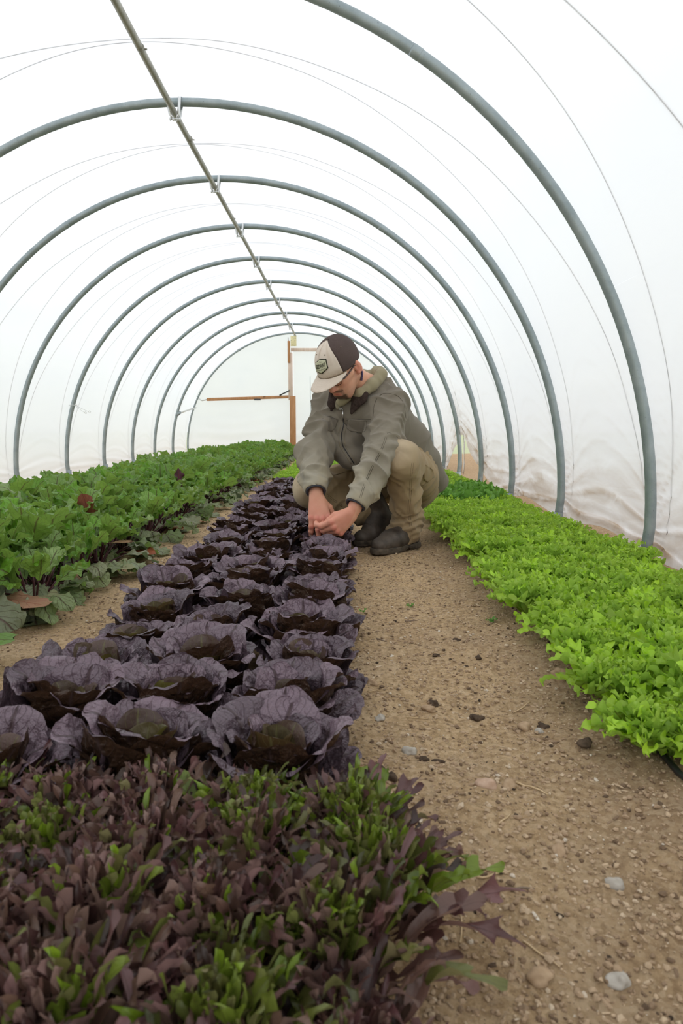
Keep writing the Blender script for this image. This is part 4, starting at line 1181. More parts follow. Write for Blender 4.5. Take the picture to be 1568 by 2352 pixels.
M_SEAM = simple_mat('dark_seam_thread', (0.085, 0.073, 0.055), (0.125, 0.108, 0.082), 300, 0.9, 0.1)  # jacket seams, a thread colour darker than the canvas
M_SEAM2 = simple_mat('tan_seam_thread', (0.19, 0.14, 0.085), (0.25, 0.19, 0.12), 300, 0.9, 0.1)
def jbuild(mb, name, mat, parent, **kw):
    mb.V = [v - ML for v in mb.V]; return mb.build(name, mat, parent, **kw)
def stitch2(T, pts, name, parent, mat, r=0.0009, lift=-0.0001):
    L_ = drape_line(T, pts, lift)
    if len(L_) < 3: return
    mb = MB(); mb.tube(smooth_line(L_), r, 5); return jbuild(mb, name, mat, parent)
zip_pts = [(-0.005, 0.635), (-0.0, 0.574), (-0.012, 0.527), (-0.005, 0.484), (0.028, 0.432), (0.045, 0.405)]
yokes = [[(-0.093, 0.609), (-0.076, 0.611), (-0.053, 0.612)], [(0.009, 0.6), (0.066, 0.599), (0.118, 0.598)]]
armh = [(0.128, 0.612), (0.130, 0.654), (0.143, 0.690), (0.169, 0.710), (0.198, 0.710), (0.235, 0.700), (0.262, 0.668), (0.267, 0.621), (0.272, 0.588)]
elb = [(0.192, 0.543), (0.185, 0.508), (0.162, 0.451), (0.133, 0.399), (0.096, 0.317), (0.077, 0.255)]
for pts in yokes:
    stitch2(JT, pts, 'seam', jacket, M_SEAM); stitch2(JT, [(x, z - .006) for x, z in pts], 'seam', jacket, M_SEAM)
stitch2(JT, armh, 'seam', jacket, M_SEAM, 0.0013)
stitch2(JT, elb, 'seam', jacket, M_SEAM); stitch2(JT, [(x - .007, z + .001) for x, z in elb], 'seam', jacket, M_SEAM)
stitch2(JT, [(.192, .543), (.215, .535), (.235, .52)], 'seam', jacket, M_SEAM)
# front placket and zip
L_ = smooth_line(drape_line(JT, zip_pts, 0.001))
mb = MB(); mb.tube(L_, 0.0042, 6, flat=0.5); jbuild(mb, 'zip', M_BLACK, jacket)
for of in (-.013, .012):
    L_ = drape_line(JT, [(x + of, z) for x, z in zip_pts[1:]], 0.0003)
    if len(L_) > 3: mb = MB(); mb.tube(smooth_line(L_), 0.0024, 6); jbuild(mb, 'placket_fold', M_JACK, jacket, col=True)
def patch(T, poly, name, parent, mat, lift=0.0035, n=14):
    """flat cloth panel cut to a polygon and laid on the garment, with thickness"""
    poly = np.array(poly); c = poly.mean(0); V = []; m = len(poly); ringn = 6; per = 4
    V.append(drape(T, c[0], c[1], lift))
    edge = []
    for i in range(m):
        for k in range(per): edge.append(poly[i] + (poly[(i + 1) % m] - poly[i]) * k / per)
    E_ = len(edge)
    for r_ in range(1, ringn + 1):
        for e in edge:
            q = c + (e - c) * r_ / ringn; p = drape(T, q[0], q[1], lift)
            V.append(p)
    ok = [p for p in V if p is not None]; med = np.median([p[1] for p in ok]); ok = np.array([p for p in ok if abs(p[1] - med) < .035])
    cf = np.linalg.lstsq(np.stack([ok[:, 0], ok[:, 2], np.ones(len(ok))], 1), ok[:, 1], rcond=None)[0]
    pts2 = [c] + [c + (e - c) * r_ / ringn for r_ in range(1, ringn + 1) for e in edge]
    for i, p in enumerate(V):
        x_, z_ = pts2[i]; k_ = med / 3.0; X_, Z_ = x_ * k_, .57 + (z_ - .57) * k_; yp = cf[0] * X_ + cf[1] * Z_ + cf[2]
        if p is None or abs(p[1] - yp) > 0.02: V[i] = a3(X_ * yp / med, yp - .003, .57 + (Z_ - .57) * yp / med)
    V = np.array(V); F = [(0, 1 + (k + 1) % E_, 1 + k) for k in range(E_)]
    for r_ in range(ringn - 1):
        for k in range(E_): F.append((1 + r_ * E_ + k, 1 + r_ * E_ + (k + 1) % E_, 1 + (r_ + 1) * E_ + (k + 1) % E_, 1 + (r_ + 1) * E_ + k))
    for _ in range(2):
        S = V.copy(); c_ = np.ones(len(V))
        for f in F:
            for i in range(len(f)): S[f[i]] += V[f[i - 1]]; c_[f[i]] += 1
        V[:1 + (ringn - 1) * E_] = (S / c_[:, None])[:1 + (ringn - 1) * E_]
    me = make_mesh(name, V - ML, F, mat, col=np.zeros((len(V), 3))); o = link(name, me, parent)
    so = o.modifiers.new('thick', 'SOLIDIFY'); so.thickness = 0.0028; so.offset = 0
    return o
fl1 = [(0.023, 0.600), (0.110, 0.597), (0.104, 0.541), (0.083, 0.539), (0.028, 0.546), (0.011, 0.562)]
fl2 = [(-0.053, 0.606), (-0.024, 0.600), (-0.043, 0.555), (-0.050, 0.547), (-0.069, 0.548), (-0.066, 0.588)]
for pl in (fl1, fl2):
    pf_ = patch(JT, pl, 'pocket_flap', jacket, M_JACK, 0.004)
    c = np.array(pl).mean(0); ins_ = [tuple(c + (np.array(p) - c) * 0.90) for p in pl]
    stitch2(JT, ins_ + [ins_[0]], 'seam', pf_, M_SEAM, 0.0008, 0.0058)

# trousers seams and cargo pocket
TT = mesh_hits(np.array([v.co for v in trousers.data.vertices]) + ML, [p.vertices for p in trousers.data.polygons])
shin = [(0.306, 0.408), (0.302, 0.365), (0.298, 0.269), (0.292, 0.196), (0.303, 0.123), (0.305, 0.070)]
for dx in (0, -.0085): stitch2(TT, [(x + dx, z) for x, z in shin], 'seam', trousers, M_SEAM2, 0.0012)
stitch2(TT, [(-0.053, 0.351), (-0.01, 0.365), (0.047, 0.38)], 'seam', trousers, M_SEAM2, 0.0014)
for dz in (0, .008): stitch2(TT, [(-0.075, 0.265 + dz), (-0.044, 0.24 + dz), (-0.005, 0.213 + dz)], 'seam', trousers, M_SEAM2, 0.0010)
patch(TT, [(0.350, 0.405), (0.392, 0.380), (0.398, 0.345), (0.366, 0.322), (0.350, 0.34)], 'cargo_pocket', trousers, M_TROU, 0.005)

# --- collar
fc = Field(a3(-.13, 2.95, .52), a3(.28, 3.40, .92), 0.0034)
def blade(pts, w, th, k=.006):
    for a, b in zip(pts[:-1], pts[1:]):
        a = np.asarray(a); b = np.asarray(b); fc.bone(a, b, w, w, k, flat=(FLAT, th / w))
FLAT = a3(-.45, -.85, .28)
def dj(x, z, l, y=None):
    p = drape(JT, x, z, l); return p if p is not None else a3(x, 3.1, z)
c1, c2, c3, c4 = dj(.122, .764, .016), dj(.102, .722, .020), dj(.076, .682, .022), dj(.044, .628, .016)
fc.bone(c1, c2, .026, .038, .01, flat=(FLAT, .34)); fc.bone(c2, c3, .038, .042, .01, flat=(FLAT, .28)); fc.bone(c3, c4, .040, .010, .006, flat=(FLAT, .34))
d1, d2, d3 = dj(-.040, .692, .018), dj(-.043, .664, .018), dj(-.049, .636, .014)
fc.bone(d1, d2, .018, .025, .008, flat=(FLAT, .34)); fc.bone(d2, d3, .025, .008, .006, flat=(FLAT, .40))
bk = [c1, NEK + a3(.070, .02, .035), NEK + a3(.055, .075, .040), NEK + a3(-.02, .085, .03), NEK + a3(-.085, .03, .0), d1]
for a, b in zip(bk[:-1], bk[1:]): fc.bone(a, b, .024, .024, .01, flat=(nm((a + b) / 2 - (NEK + a3(-.02, 0, .02))), .4))
V, Q = fc.mesh(1); N = normals(V, Q); V = V + N * 0.0012 * noise(V * 60)[:, None]
manpart('collar', V, Q, M_CORD, jacket)

# --- hood bunched round the neck
fh = Field(a3(-.16, 2.92, .58), a3(.30, 3.42, .95), 0.0036)
hd = [dj(-.020, .668, .008), NEK + a3(-.075, -.075, -.025), NEK + a3(-.085, -.03, .01), NEK + a3(-.06, .045, .05), NEK + a3(-.005, .080, .060), NEK + a3(.050, .045, .068), NEK + a3(.050, -.03, .055), NEK + a3(.010, -.085, .005), NEK + a3(-.045, -.115, -.035), dj(-.008, .672, .010)]
rr = [.012, .020, .024, .028, .030, .030, .026, .023, .018, .012]
for i in range(len(hd) - 1): fh.bone(hd[i], hd[i + 1], rr[i], rr[i + 1], .014)
fh.bone(NEK + a3(.035, .06, .055), NEK + a3(.085, .045, .022), .030, .016, .015)
fh.bone(NEK + a3(-.01, .08, .05), NEK + a3(.03, .10, .01), .034, .024, .02)
fh.ell(NEK + a3(-.022, -.03, .10), (.062, .060, .10), None, .012, 'sub')
fh.bone(hp(-.035, 0, -.045), NEK + a3(.0, -.0, -.01), .052, .052, .008, 'sub')
V, Q = fh.mesh(1); N = normals(V, Q)
q_ = V - NEK; th = np.arctan2(q_[:, 1], q_[:, 0])
V = V + N * (0.0070 * (1 - np.abs(noise(np.stack([th * 1.4, V[:, 2] * 30 + 0.8 * np.sin(th * 2), V[:, 0] * 6], 1))) * 2.4))[:, None]
manpart('hood', V, Q, M_HOOD, C=np.zeros((len(V), 3)))
mb = MB(); p = dj(-.020, .650, .016); mb.tube([p + a3(-.006, 0, .022), p + a3(-.004, 0, .008), p, p + a3(.004, -.002, -.008)], [.005, .009, .0095, .007], 10)
jbuild(mb, 'hood_cord_knot', M_HOOD, MAN, col=True)
mb = MB(); p = dj(-.010, .640, .016); mb.tube([p + a3(-.008, 0, .0), p + a3(.010, 0, .003)], .0045, 8); mb.tube([p + a3(.010, 0, .0), p + a3(.012, 0, -.04)], .0025, 6)
jbuild(mb, 'zip_pull', simple_mat('polished_metal', (0.6, 0.6, 0.58), (0.8, 0.8, 0.78), 30, 0.2, 0.5, 0.9), jacket)
# collar of a dark plaid shirt at the nape
mb = MB(); mb.tube([hp(-.055, .064, -.040), hp(-.045, .070, -.065), hp(-.02, .068, -.088)], [.006, .008, .008], 8, flat=0.6); jbuild(mb, 'shirt_collar', simple_mat('plaid_shirt', (0.02, 0.02, 0.03), (0.16, 0.12, 0.26), 120, 0.9, 0.1), MAN)

# --- knitted cuffs inside the sleeves
for w_, e_ in ((WRL + a3(.010, .010, .02), ELL), (WRR + a3(.0, .006, .022), ELR)):
    d = nm(w_ - e_); c = w_ + d * .018; up = nm(np.cross(d, a3(.2, 1, .1))); sd = np.cross(d, up)
    mb = MB(); V = []; n = 96; prof_ = [(-.045, .040), (-.004, .0415), (.008, .043), (.013, .041), (.012, .036), (.0, .0345), (-.03, .033)]
    for (h_, r_) in prof_:
        for k in range(n):
            a = 2 * PI * k / n; rr_ = r_ + 0.0009 * math.cos(k * PI) ; V.append(c + d * h_ + (math.cos(a) * up + math.sin(a) * sd) * rr_)
    m_ = len(prof_); F_ = [(i * n + k, (i + 1) * n + k, (i + 1) * n + (k + 1) % n, i * n + (k + 1) % n) for i in range(m_ - 1) for k in range(n)]
    mb.add(V, F_); jbuild(mb, 'knit_cuff', M_KNIT, jacket)

# --- boots
M_LEATH = simple_mat('worn_dark_leather', (0.030, 0.022, 0.017), (0.115, 0.090, 0.070), 18, 0.55, 0.4, 0, 0.4, 0.002)
M_SOLE = simple_mat('muddy_rubber_sole', (0.030, 0.025, 0.020), (0.14, 0.11, 0.08), 30, 0.8, 0.2, 0, 0.6, 0.003)
def boot(toe, heel, bend, name='boot'):
    toe = np.asarray(toe, float); heel = np.asarray(heel, float)
    d = nm(a3(*(toe - heel)[:2], 0)); s = a3(-d[1], d[0], 0); o_ = toe - d * 0.305
    fu = Field(a3(-.03, -.09, -.01), a3(.34, .09, .24), 0.003)
    fu.bone(a3(.045, 0, .048), a3(.20, 0, .044), .041, .044, .02); fu.bone(a3(.20, 0, .042), a3(.262, 0, .036), .047, .036, .02)
    fu.bone(a3(.19, 0, .050), a3(.085, 0, .085), .042, .043, .03); fu.bone(a3(.060, 0, .07), a3(.058, 0, .165), .043, .043, .02)
    fu.bone(a3(.17, .018, .05), a3(.25, .012, .038), .034, .032, .02); fu.plane(a3(0, 0, .024), a3(0, 0, -1), .003)
    fs = Field(a3(-.03, -.09, -.02), a3(.34, .09, .06), 0.003)
    for a, b, ra, rb in ((a3(.043, 0, .012), a3(.12, 0, .012), .046, .040), (a3(.12, 0, .012), a3(.20, .004, .012), .040, .054), (a3(.20, .004, .012), a3(.262, .002, .014), .054, .044)):
        fs.bone(a, b, ra, rb, .02)
    fs.plane(a3(0, 0, .028), a3(0, 0, 1), .003); fs.plane(a3(0, 0, .0), a3(0, 0, -1), .003)
    res = []
    for f, nm_, mt in ((fu, 'upper', M_LEATH), (fs, 'sole', M_SOLE)):
        V, Q = f.mesh(1)
        if nm_ == 'upper':
            N = normals(V, Q); V = V + N * (0.0022 * (1 - 2.4 * np.abs(noise(V * np.array([38, 14, 30]))))) [:, None] * np.clip(1 - np.abs(V[:, 0:1] - .17) / .07, 0.15, 1)
        else:
            N = normals(V, Q); V = V + N * 0.0012 * noise(V * 90)[:, None]
            # arch notch in front of the heel block
            V[:, 2] += np.where(V[:, 2] < .012, 0.010 * np.exp(-((V[:, 0] - .105) / .022) ** 2), 0)
        if bend:   # heel lifted, foot bent at the ball
            x = V[:, 0]; t = np.clip((.235 - x) / .07, 0, 1); ang = math.radians(bend) * t; px_ = .20
            w = np.clip((.235 - x) / .07, 0, 1)
            X = px_ + (x - px_) * np.cos(ang) + (V[:, 2]) * np.sin(ang) * -1 * -1; Z = V[:, 2] * np.cos(ang) - (x - px_) * np.sin(ang)
            X = np.where(w > 0, px_ + (x - px_) * np.cos(ang) + V[:, 2] * np.sin(ang), x); V = np.stack([X, V[:, 1], np.where(w > 0, np.maximum(Z, V[:, 2] * 0.6), V[:, 2])], 1)
        W_ = o_ + V[:, 0:1] * d + V[:, 1:2] * s + V[:, 2:3] * a3(0, 0, 1) + a3(0, 0, heel[2])
        res.append((nm_, W_, Q, mt))
    b_ = bpy.data.objects.new(name, None); COL.objects.link(b_); b_.parent = MAN; b_.empty_display_size = .03
    b_.location = o_ - ML
    for nm_, W_, Q, mt in res:
        manpart(nm_, W_, Q, mt, b_, base=o_)
    return b_
boot((.128, 2.975, 0), (.375, 3.215, 0.004), 0)
boot((.050, 3.190, 0), (.265, 3.365, 0.004), 34)

# --- cap
CY = math.radians(8)
KF = nm(HF * math.cos(CY) - HL * math.sin(CY)); KL = nm(np.cross(HU, KF)); KL = KL if KL.dot(HL) > 0 else -KL
KU = HU
KC = HC + HF * -.012 + HU * .030
CRX, CRY, CRZ = .1115, .0850, .112
def crown(th, ph, off=0.0):
    """th azimuth from the front (radians, + to his left), ph 0 at the top .. 1 at the rim"""
    zr = -0.018 + 0.010 * math.cos(th)              # rim line dips at the back
    pm = math.acos(max(-1, zr / CRZ)); p = ph * pm
    fr_ = max(0, math.cos(th)) ** 1.5
    bulge = 1 + 0.075 * fr_ * math.sin(p) ** 2 * (0.4 + 0.6 * math.cos(p - .7))
    e = 0.86
    sx = math.copysign(abs(math.sin(p)) ** e, math.sin(p))
    return KC + KF * (CRX + off) * sx * math.cos(th) * bulge + KL * (CRY + off) * sx * math.sin(th) + KU * ((CRZ + off) * math.cos(p))
M_CAPW = mat_cloth('dirty_white_cap_front', (0.68, 0.585, 0.49), (0.79, 0.70, 0.61), (0.45, 0.33, 0.22), (0.36, 0.25, 0.16), 14.0)
def mat_mesh():
    t = NT('brown_cap_mesh'); v = t.obj(); vo = t.n('ShaderNodeTexVoronoi'); vo.inputs['Scale'].default_value = 420; vo.inputs['Randomness'].default_value = 0.1; t.l(v, vo.inputs['Vector'])
    n = t.noise(12, 4, v)
    c = t.mix(n.outputs[0], (0.070, 0.048, 0.043), (0.13, 0.095, 0.085)); c = t.mix(t.ramp(vo.outputs['Distance'], [(0.2, (0.55, 0.55, 0.55)), (0.5, (0, 0, 0))]), c, (0.03, 0.02, 0.018))
    return t.done(t.pbr(c, 0.85, 0.2, 0.0, t.bump(vo.outputs['Distance'], 0.4, 0.001)))
M_CAPB = mat_mesh()
cap = bpy.data.objects.new('cap', None); COL.objects.link(cap); cap.parent = MAN; cap.location = KC - ML; cap.empty_display_size = .03
TH = math.radians(57)
def seam_th(ph): return TH * (0.80 + 0.20 * min(1, ph / 0.6))
def crown_part(name, front, mat):
    V = []; n1_, n2_ = 40, 26; U = []
    for j in range(n2_ + 1):
        ph = 0.0 + 1.0 * j / n2_; s_ = seam_th(ph)
        for i in range(n1_ + 1):
            t = i / n1_
            th = -s_ + 2 * s_ * t if front else s_ + (2 * PI - 2 * s_) * t
            V.append(crown(th, ph)); U.append((ph, t))
    V = np.array(V); F_ = [(j * (n1_ + 1) + i, (j + 1) * (n1_ + 1) + i, (j + 1) * (n1_ + 1) + i + 1, j * (n1_ + 1) + i + 1) for j in range(n2_) for i in range(n1_)]
    U = np.array(U); C = np.zeros((len(V), 3))
    if front:
        C[:, 0] = 0.5 * np.clip((U[:, 0] - .86) / .14, 0, 1) + 0.25 * np.clip(np.sin(U[:, 1] * 17) * 2 - 1, 0, 1) * (U[:, 0] < .7)
        C[:, 1] = 0.55 * np.clip((U[:, 0] - .80) / .2, 0, 1) + 0.4 * np.clip(1 - np.abs(U[:, 1] - .42) / .05, 0, 1) * (U[:, 0] < .6) + 0.15
    o = manpart(name, V, F_, mat, cap, C=C, base=KC)
    so = o.modifiers.new('thick', 'SOLIDIFY'); so.thickness = 0.0022; so.offset = -1
    return o
crown_part('front_panel', True, M_CAPW); crown_part('mesh_back', False, M_CAPB)
mb = MB(); b_ = crown(0, 0, 0.001); mb.blob(b_, (.007, .007, .004), 1, 0, 6, R=np.stack([KF, KL, KU]).T); mb.V = [v - KC for v in mb.V]; mb.build('top_button', M_CAPB, cap)
for th_, ph_ in ((-.42, .42), (.42, .42), (1.5, .45)):
    mb = MB(); c = crown(th_, ph_, .0005); mb.blob(c, (.0028, .0028, .0028), 2, 0, 5); mb.V = [v - KC for v in mb.V]; mb.build('eyelet', M_SEAM2, cap)
# visor: springs from the front of the rim, curves down at its sides
V = []; nu_, nv_ = 26, 40; U = []
for j in range(nv_ + 1):
    th = math.radians(-64 + 128 * j / nv_); base = crown(th, 0.985, 0.0012)
    s_ = (j / nv_) * 2 - 1
    reach = 0.074 * (max(0.0, 1 - abs(s_) ** 2.6)) ** 0.75 + 0.001
    for i in range(nu_ + 1):
        t = i / nu_
        p = base + KF * reach * t * 0.985 - KU * (reach * t * 0.20 + 0.0 * t) - KU * 0.016 * (abs(s_) ** 2) * (0.35 + 0.65 * t) * min(1, 1.3 * (1 - abs(s_) ** 8) + .4)
        p = p + KL * s_ * 0.004 * t
        V.append(p); U.append((t, s_))
V = np.array(V); U = np.array(U)
F_ = [(j * (nu_ + 1) + i, j * (nu_ + 1) + i + 1, (j + 1) * (nu_ + 1) + i + 1, (j + 1) * (nu_ + 1) + i) for j in range(nv_) for i in range(nu_)]
C = np.zeros((len(V), 3)); C[:, 1] = 0.5 * np.clip((U[:, 0] - .8) / .2, 0, 1) + .1
rows = ((U[:, 0] * 13) % 1.0 < .22) & (U[:, 0] < .97); C[:, 0] = 0.35 * rows
o = manpart('visor', V, F_, M_CAPW, cap, C=C, base=KC); so = o.modifiers.new('thick', 'SOLIDIFY'); so.thickness = 0.0035; so.offset = 0
mb = MB(); mb.tube([crown(math.radians(a), .985, .0022) for a in np.linspace(-66, 66, 40)], 0.0018, 6); mb.V = [v - KC for v in mb.V]; mb.build('brim_seam', M_SEAM2, cap)
# woven badge
def badge_pt(u, v, off):
    """u to his left, v up, in metres on the front panel"""
    return crown(u / .100 + BT, BP - v / .185, off)
BT, BP = 0.09, 0.66
def poly_on(polyV, F_, off, name, mat, parent, thick=0.0):
    V = np.array([badge_pt(p[0], p[1], off) for p in polyV])
    o = manpart(name, V, F_, mat, parent, base=KC)
    if thick: so = o.modifiers.new('thick', 'SOLIDIFY'); so.thickness = thick; so.offset = 1
    return o
def hexa(w, h, cut, n=10, skew=0.16):
    P_ = [(0, h / 2), (w / 2, h * .30), (w / 2, -h * .30), (0, -h / 2), (-w / 2, -h * .30), (-w / 2, h * .30)]
    P_ = [(x, y + skew * x) for x, y in P_]; E_ = []
    for i in range(6):
        a, b = np.array(P_[i]), np.array(P_[(i + 1) % 6])
        for k in range(n): E_.append(a + (b - a) * k / n)
    V = [(0.0, 0.0)]; m = len(E_); R_ = 6
    for r_ in range(1, R_ + 1): V += [tuple(e * r_ / R_) for e in E_]
    F_ = [(0, 1 + (k + 1) % m, 1 + k) for k in range(m)] + [(1 + r_ * m + k, 1 + r_ * m + (k + 1) % m, 1 + (r_ + 1) * m + (k + 1) % m, 1 + (r_ + 1) * m + k) for r_ in range(R_ - 1) for k in range(m)]
    return V, F_
M_BADGE = simple_mat('pale_green_badge', (0.50, 0.50, 0.34), (0.60, 0.60, 0.43), 200, 0.8, 0.2)
M_INK = simple_mat('black_embroidery', (0.012, 0.014, 0.008), (0.03, 0.032, 0.02), 300, 0.8, 0.2)
hv, hf = hexa(.0820, .0640, 0); bd = poly_on(hv, hf, .0022, 'badge', M_INK, cap, 0.0012); bd['label'] = 'black border of the six-sided badge'
hv, hf = hexa(.0740, .0560, 0); bf = poly_on(hv, hf, .0040, 'badge_face', M_BADGE, cap, 0.0004)
def text_on(txt, w, h, cx_, cy_, name, off=.0052, skew=0.16):
    cu = bpy.data.curves.new(name, 'FONT'); cu.body = txt; cu.size = 1.0; cu.offset = 0.018; cu.resolution_u = 3
    ob = bpy.data.objects.new(name + '_tmp', cu); COL.objects.link(ob); bpy.context.view_layer.update()
    dg = bpy.context.evaluated_depsgraph_get(); me = bpy.data.meshes.new_from_object(ob.evaluated_get(dg))
    P_ = np.array([v.co[:2] for v in me.vertices]); F_ = [tuple(p.vertices) for p in me.polygons]
    bpy.data.objects.remove(ob); bpy.data.curves.remove(cu)
    mn, mx = P_.min(0), P_.max(0); Q_ = (P_ - (mn + mx) / 2) / (mx - mn) * np.array([w, h])
    # seen from the front his left is to the reader's right
    Q_ = np.stack([Q_[:, 0] + cx_, Q_[:, 1] + cy_ + skew * (Q_[:, 0] + cx_)], 1)
    return poly_on(Q_, F_, off, name, M_INK, cap)
text_on('SEEDWAY', .0620, .0165, 0, .0010, 'lettering')
text_on('EST', .0070, .0030, -.0055, -.0140, 'lettering'); 
mbv = [(x, y) for (x0, x1) in ((-.027, -.012), (.010, .027)) for x in (x0, x1) for y in (-.0144, -.0136)]
poly_on([(x, y + .16 * x) for x, y in mbv] , [(0, 2, 3, 1), (4, 6, 7, 5)], .0052, 'rule_line', M_INK, cap)
poly_on([(x, y + .16 * x) for x, y in ((.0005, -.0155), (.0075, -.0155), (.0075, -.0125), (.0005, -.0125))], [(0, 1, 2, 3)], .0052, 'printed_mark', M_INK, cap)
poly_on([(x, y + .16 * x) for x, y in ((-.004, .0190), (-.0005, .0205), (.0005, .0150), (-.0012, .0168), (-.006, .0140), (-.010, .0140), (-.010, .0148), (.004, .0140), (.011, .0140), (.011, .0148), (.004, .0148))], [(0, 3, 1), (1, 3, 2), (7, 8, 9, 10)], .0052, 'printed_mark', M_INK, cap)

# --- glasses
gl = bpy.data.objects.new('glasses', None); COL.objects.link(gl); gl.parent = MAN; gl.location = HC - ML; gl.empty_display_size = .03
M_FRAME = simple_mat('dark_tortoise_frame', (0.02, 0.012, 0.01), (0.09, 0.045, 0.03), 150, 0.3, 0.5)
t = NT('clear_lens'); gb = t.n('ShaderNodeBsdfGlass'); gb.inputs['IOR'].default_value = 1.02; gb.inputs['Roughness'].default_value = 0.0; M_LENS = t.done(gb.outputs[0])
for s in (-1, 1):
    mb = MB(); mb.tube([hp(.098 - .012 * abs(math.cos(a)) * (math.cos(a) > 0), (.033 + .024 * math.cos(a)) * s, -.004 + .0165 * math.sin(a)) for a in np.linspace(0, 2 * PI, 30)], .0013, 6, cap=False)
    mb.V = [v - HC for v in mb.V]; rim = mb.build('rim', M_FRAME, gl)
    mb = MB(); Vv = [hp(.096, .033 * s, -.004)] + [hp(.0975 - .012 * abs(math.cos(a)) * (math.cos(a) > 0), (.033 + .023 * math.cos(a)) * s, -.004 + .0155 * math.sin(a)) for a in np.linspace(0, 2 * PI, 24, endpoint=False)]
    mb.add(Vv, [(0, 1 + k, 1 + (k + 1) % 24) for k in range(24)]); mb.V = [v - HC for v in mb.V]; mb.build('lens', M_LENS, rim)
    mb = MB(); mb.tube([hp(.086, .058 * s, .002), hp(.080, .068 * s, .004), hp(.045, .0745 * s, .003), hp(-.004, .0800 * s, .006), hp(-.022, .080 * s, -.004), hp(-.028, .078 * s, -.022)], [.0018, .0026, .0024, .0022, .0022, .0018], 8, flat=1.5)
    mb.V = [v - HC for v in mb.V]; mb.build('temple', M_FRAME, gl)
mb = MB(); mb.tube([hp(.098, -.010, .004), hp(.103, 0, .007), hp(.098, .010, .004)], .0013, 6); mb.V = [v - HC for v in mb.V]; mb.build('bridge', M_FRAME, gl)

# ------------------------------------------------------------------ crumbs, stones, twigs, dry leaves, weeds
def mat_crumb(name, stops, rough=0.9):
    t = NT(name); at = t.n('ShaderNodeAttribute', attribute_name='Col'); cs = t.n('ShaderNodeSeparateColor'); t.l(at.outputs['Color'], cs.inputs[0])
    n = t.noise(150, 3, t.obj())
    c = t.ramp(cs.outputs[0], stops); c = t.mix(t.math('MULTIPLY', n.outputs[0], 0.5), c, tuple(q * 0.6 for q in stops[0][1]))
    return t.done(t.pbr(c, rough, 0.2, 0.0, t.bump(n.outputs[0], 0.3, 0.001)))
M_CRUMB = mat_crumb('soil_crumbs', [(0.0, (0.05, 0.034, 0.022)), (0.18, (0.20, 0.13, 0.08)), (0.45, (0.46, 0.32, 0.20)), (0.75, (0.62, 0.46, 0.30)), (0.92, (0.72, 0.57, 0.40)), (1.0, (0.80, 0.70, 0.57))])
rc = np.random.RandomState(5)
def crumbs(name, n, xr, yfun, smin, smax, flatten, parent=None, elong=1.0):
    g_ = 1.618; oct_v = np.array([(-1, g_, 0), (1, g_, 0), (-1, -g_, 0), (1, -g_, 0), (0, -1, g_), (0, 1, g_), (0, -1, -g_), (0, 1, -g_), (g_, 0, -1), (g_, 0, 1), (-g_, 0, -1), (-g_, 0, 1)], float) / 1.9
    oct_f = np.array([(0, 11, 5), (0, 5, 1), (0, 1, 7), (0, 7, 10), (0, 10, 11), (1, 5, 9), (5, 11, 4), (11, 10, 2), (10, 7, 6), (7, 1, 8), (3, 9, 4), (3, 4, 2), (3, 2, 6), (3, 6, 8), (3, 8, 9), (4, 9, 5), (2, 4, 11), (6, 2, 10), (8, 6, 7), (9, 8, 1)])
    x = rc.uniform(xr[0], xr[1], n); y = yfun(rc.rand(n)); z = ground_z(x, y)
    s = smin + (smax - smin) * rc.rand(n) ** 3.2
    a = rc.rand(n) * 6.28; V = np.tile(oct_v[None], (n, 1, 1)) * rc.uniform(.65, 1.3, (n, 12, 1))
    V[:, :, 0] *= elong * rc.uniform(.7, 1.5, (n, 1)); V[:, :, 2] *= flatten
    V *= s[:, None, None]
    c, q = np.cos(a)[:, None], np.sin(a)[:, None]
    X = V[:, :, 0] * c - V[:, :, 1] * q + x[:, None]; Y = V[:, :, 0] * q + V[:, :, 1] * c + y[:, None]; Z = V[:, :, 2] + (z + s * flatten * 0.35)[:, None]
    P_ = np.stack([X, Y, Z], 2).reshape(-1, 3); F_ = (oct_f[None] + 12 * np.arange(n)[:, None, None]).reshape(-1, 3)
    col = np.zeros((n, 12, 3)); col[:, :, 0] = np.clip(rc.normal(.52, .20, n), 0, 1)[:, None]
    me = make_mesh(name, P_, F_.tolist(), M_CRUMB, col=col.reshape(-1, 3), smooth=False)
    return link(name, me, parent)
def ynear(a, b, p=1.8): return lambda u: a + (b - a) * u ** p
o = crumbs('soil_crumbs', 42000, (0.0, 0.92), ynear(0.42, 3.4, 1.9), 0.0007, 0.0048, 0.7); tag(o, 'loose soil crumbs strewn over the bare path between romaine and frilly lettuce', 'soil', kind='stuff')
o = crumbs('soil_crumbs', 11000, (-1.05, -0.55), ynear(1.1, 5.5, 1.5), 0.001, 0.0048, 0.7); tag(o, 'loose soil crumbs on the narrow path beside the beets', 'soil', kind='stuff')
o = crumbs('wood_chips', 2200, (0.02, 0.85), ynear(0.42, 3.6, 1.5), 0.0008, 0.0028, 0.5, elong=3.2); tag(o, 'pale chips and straw bits scattered on the bare path', 'chips', kind='stuff')

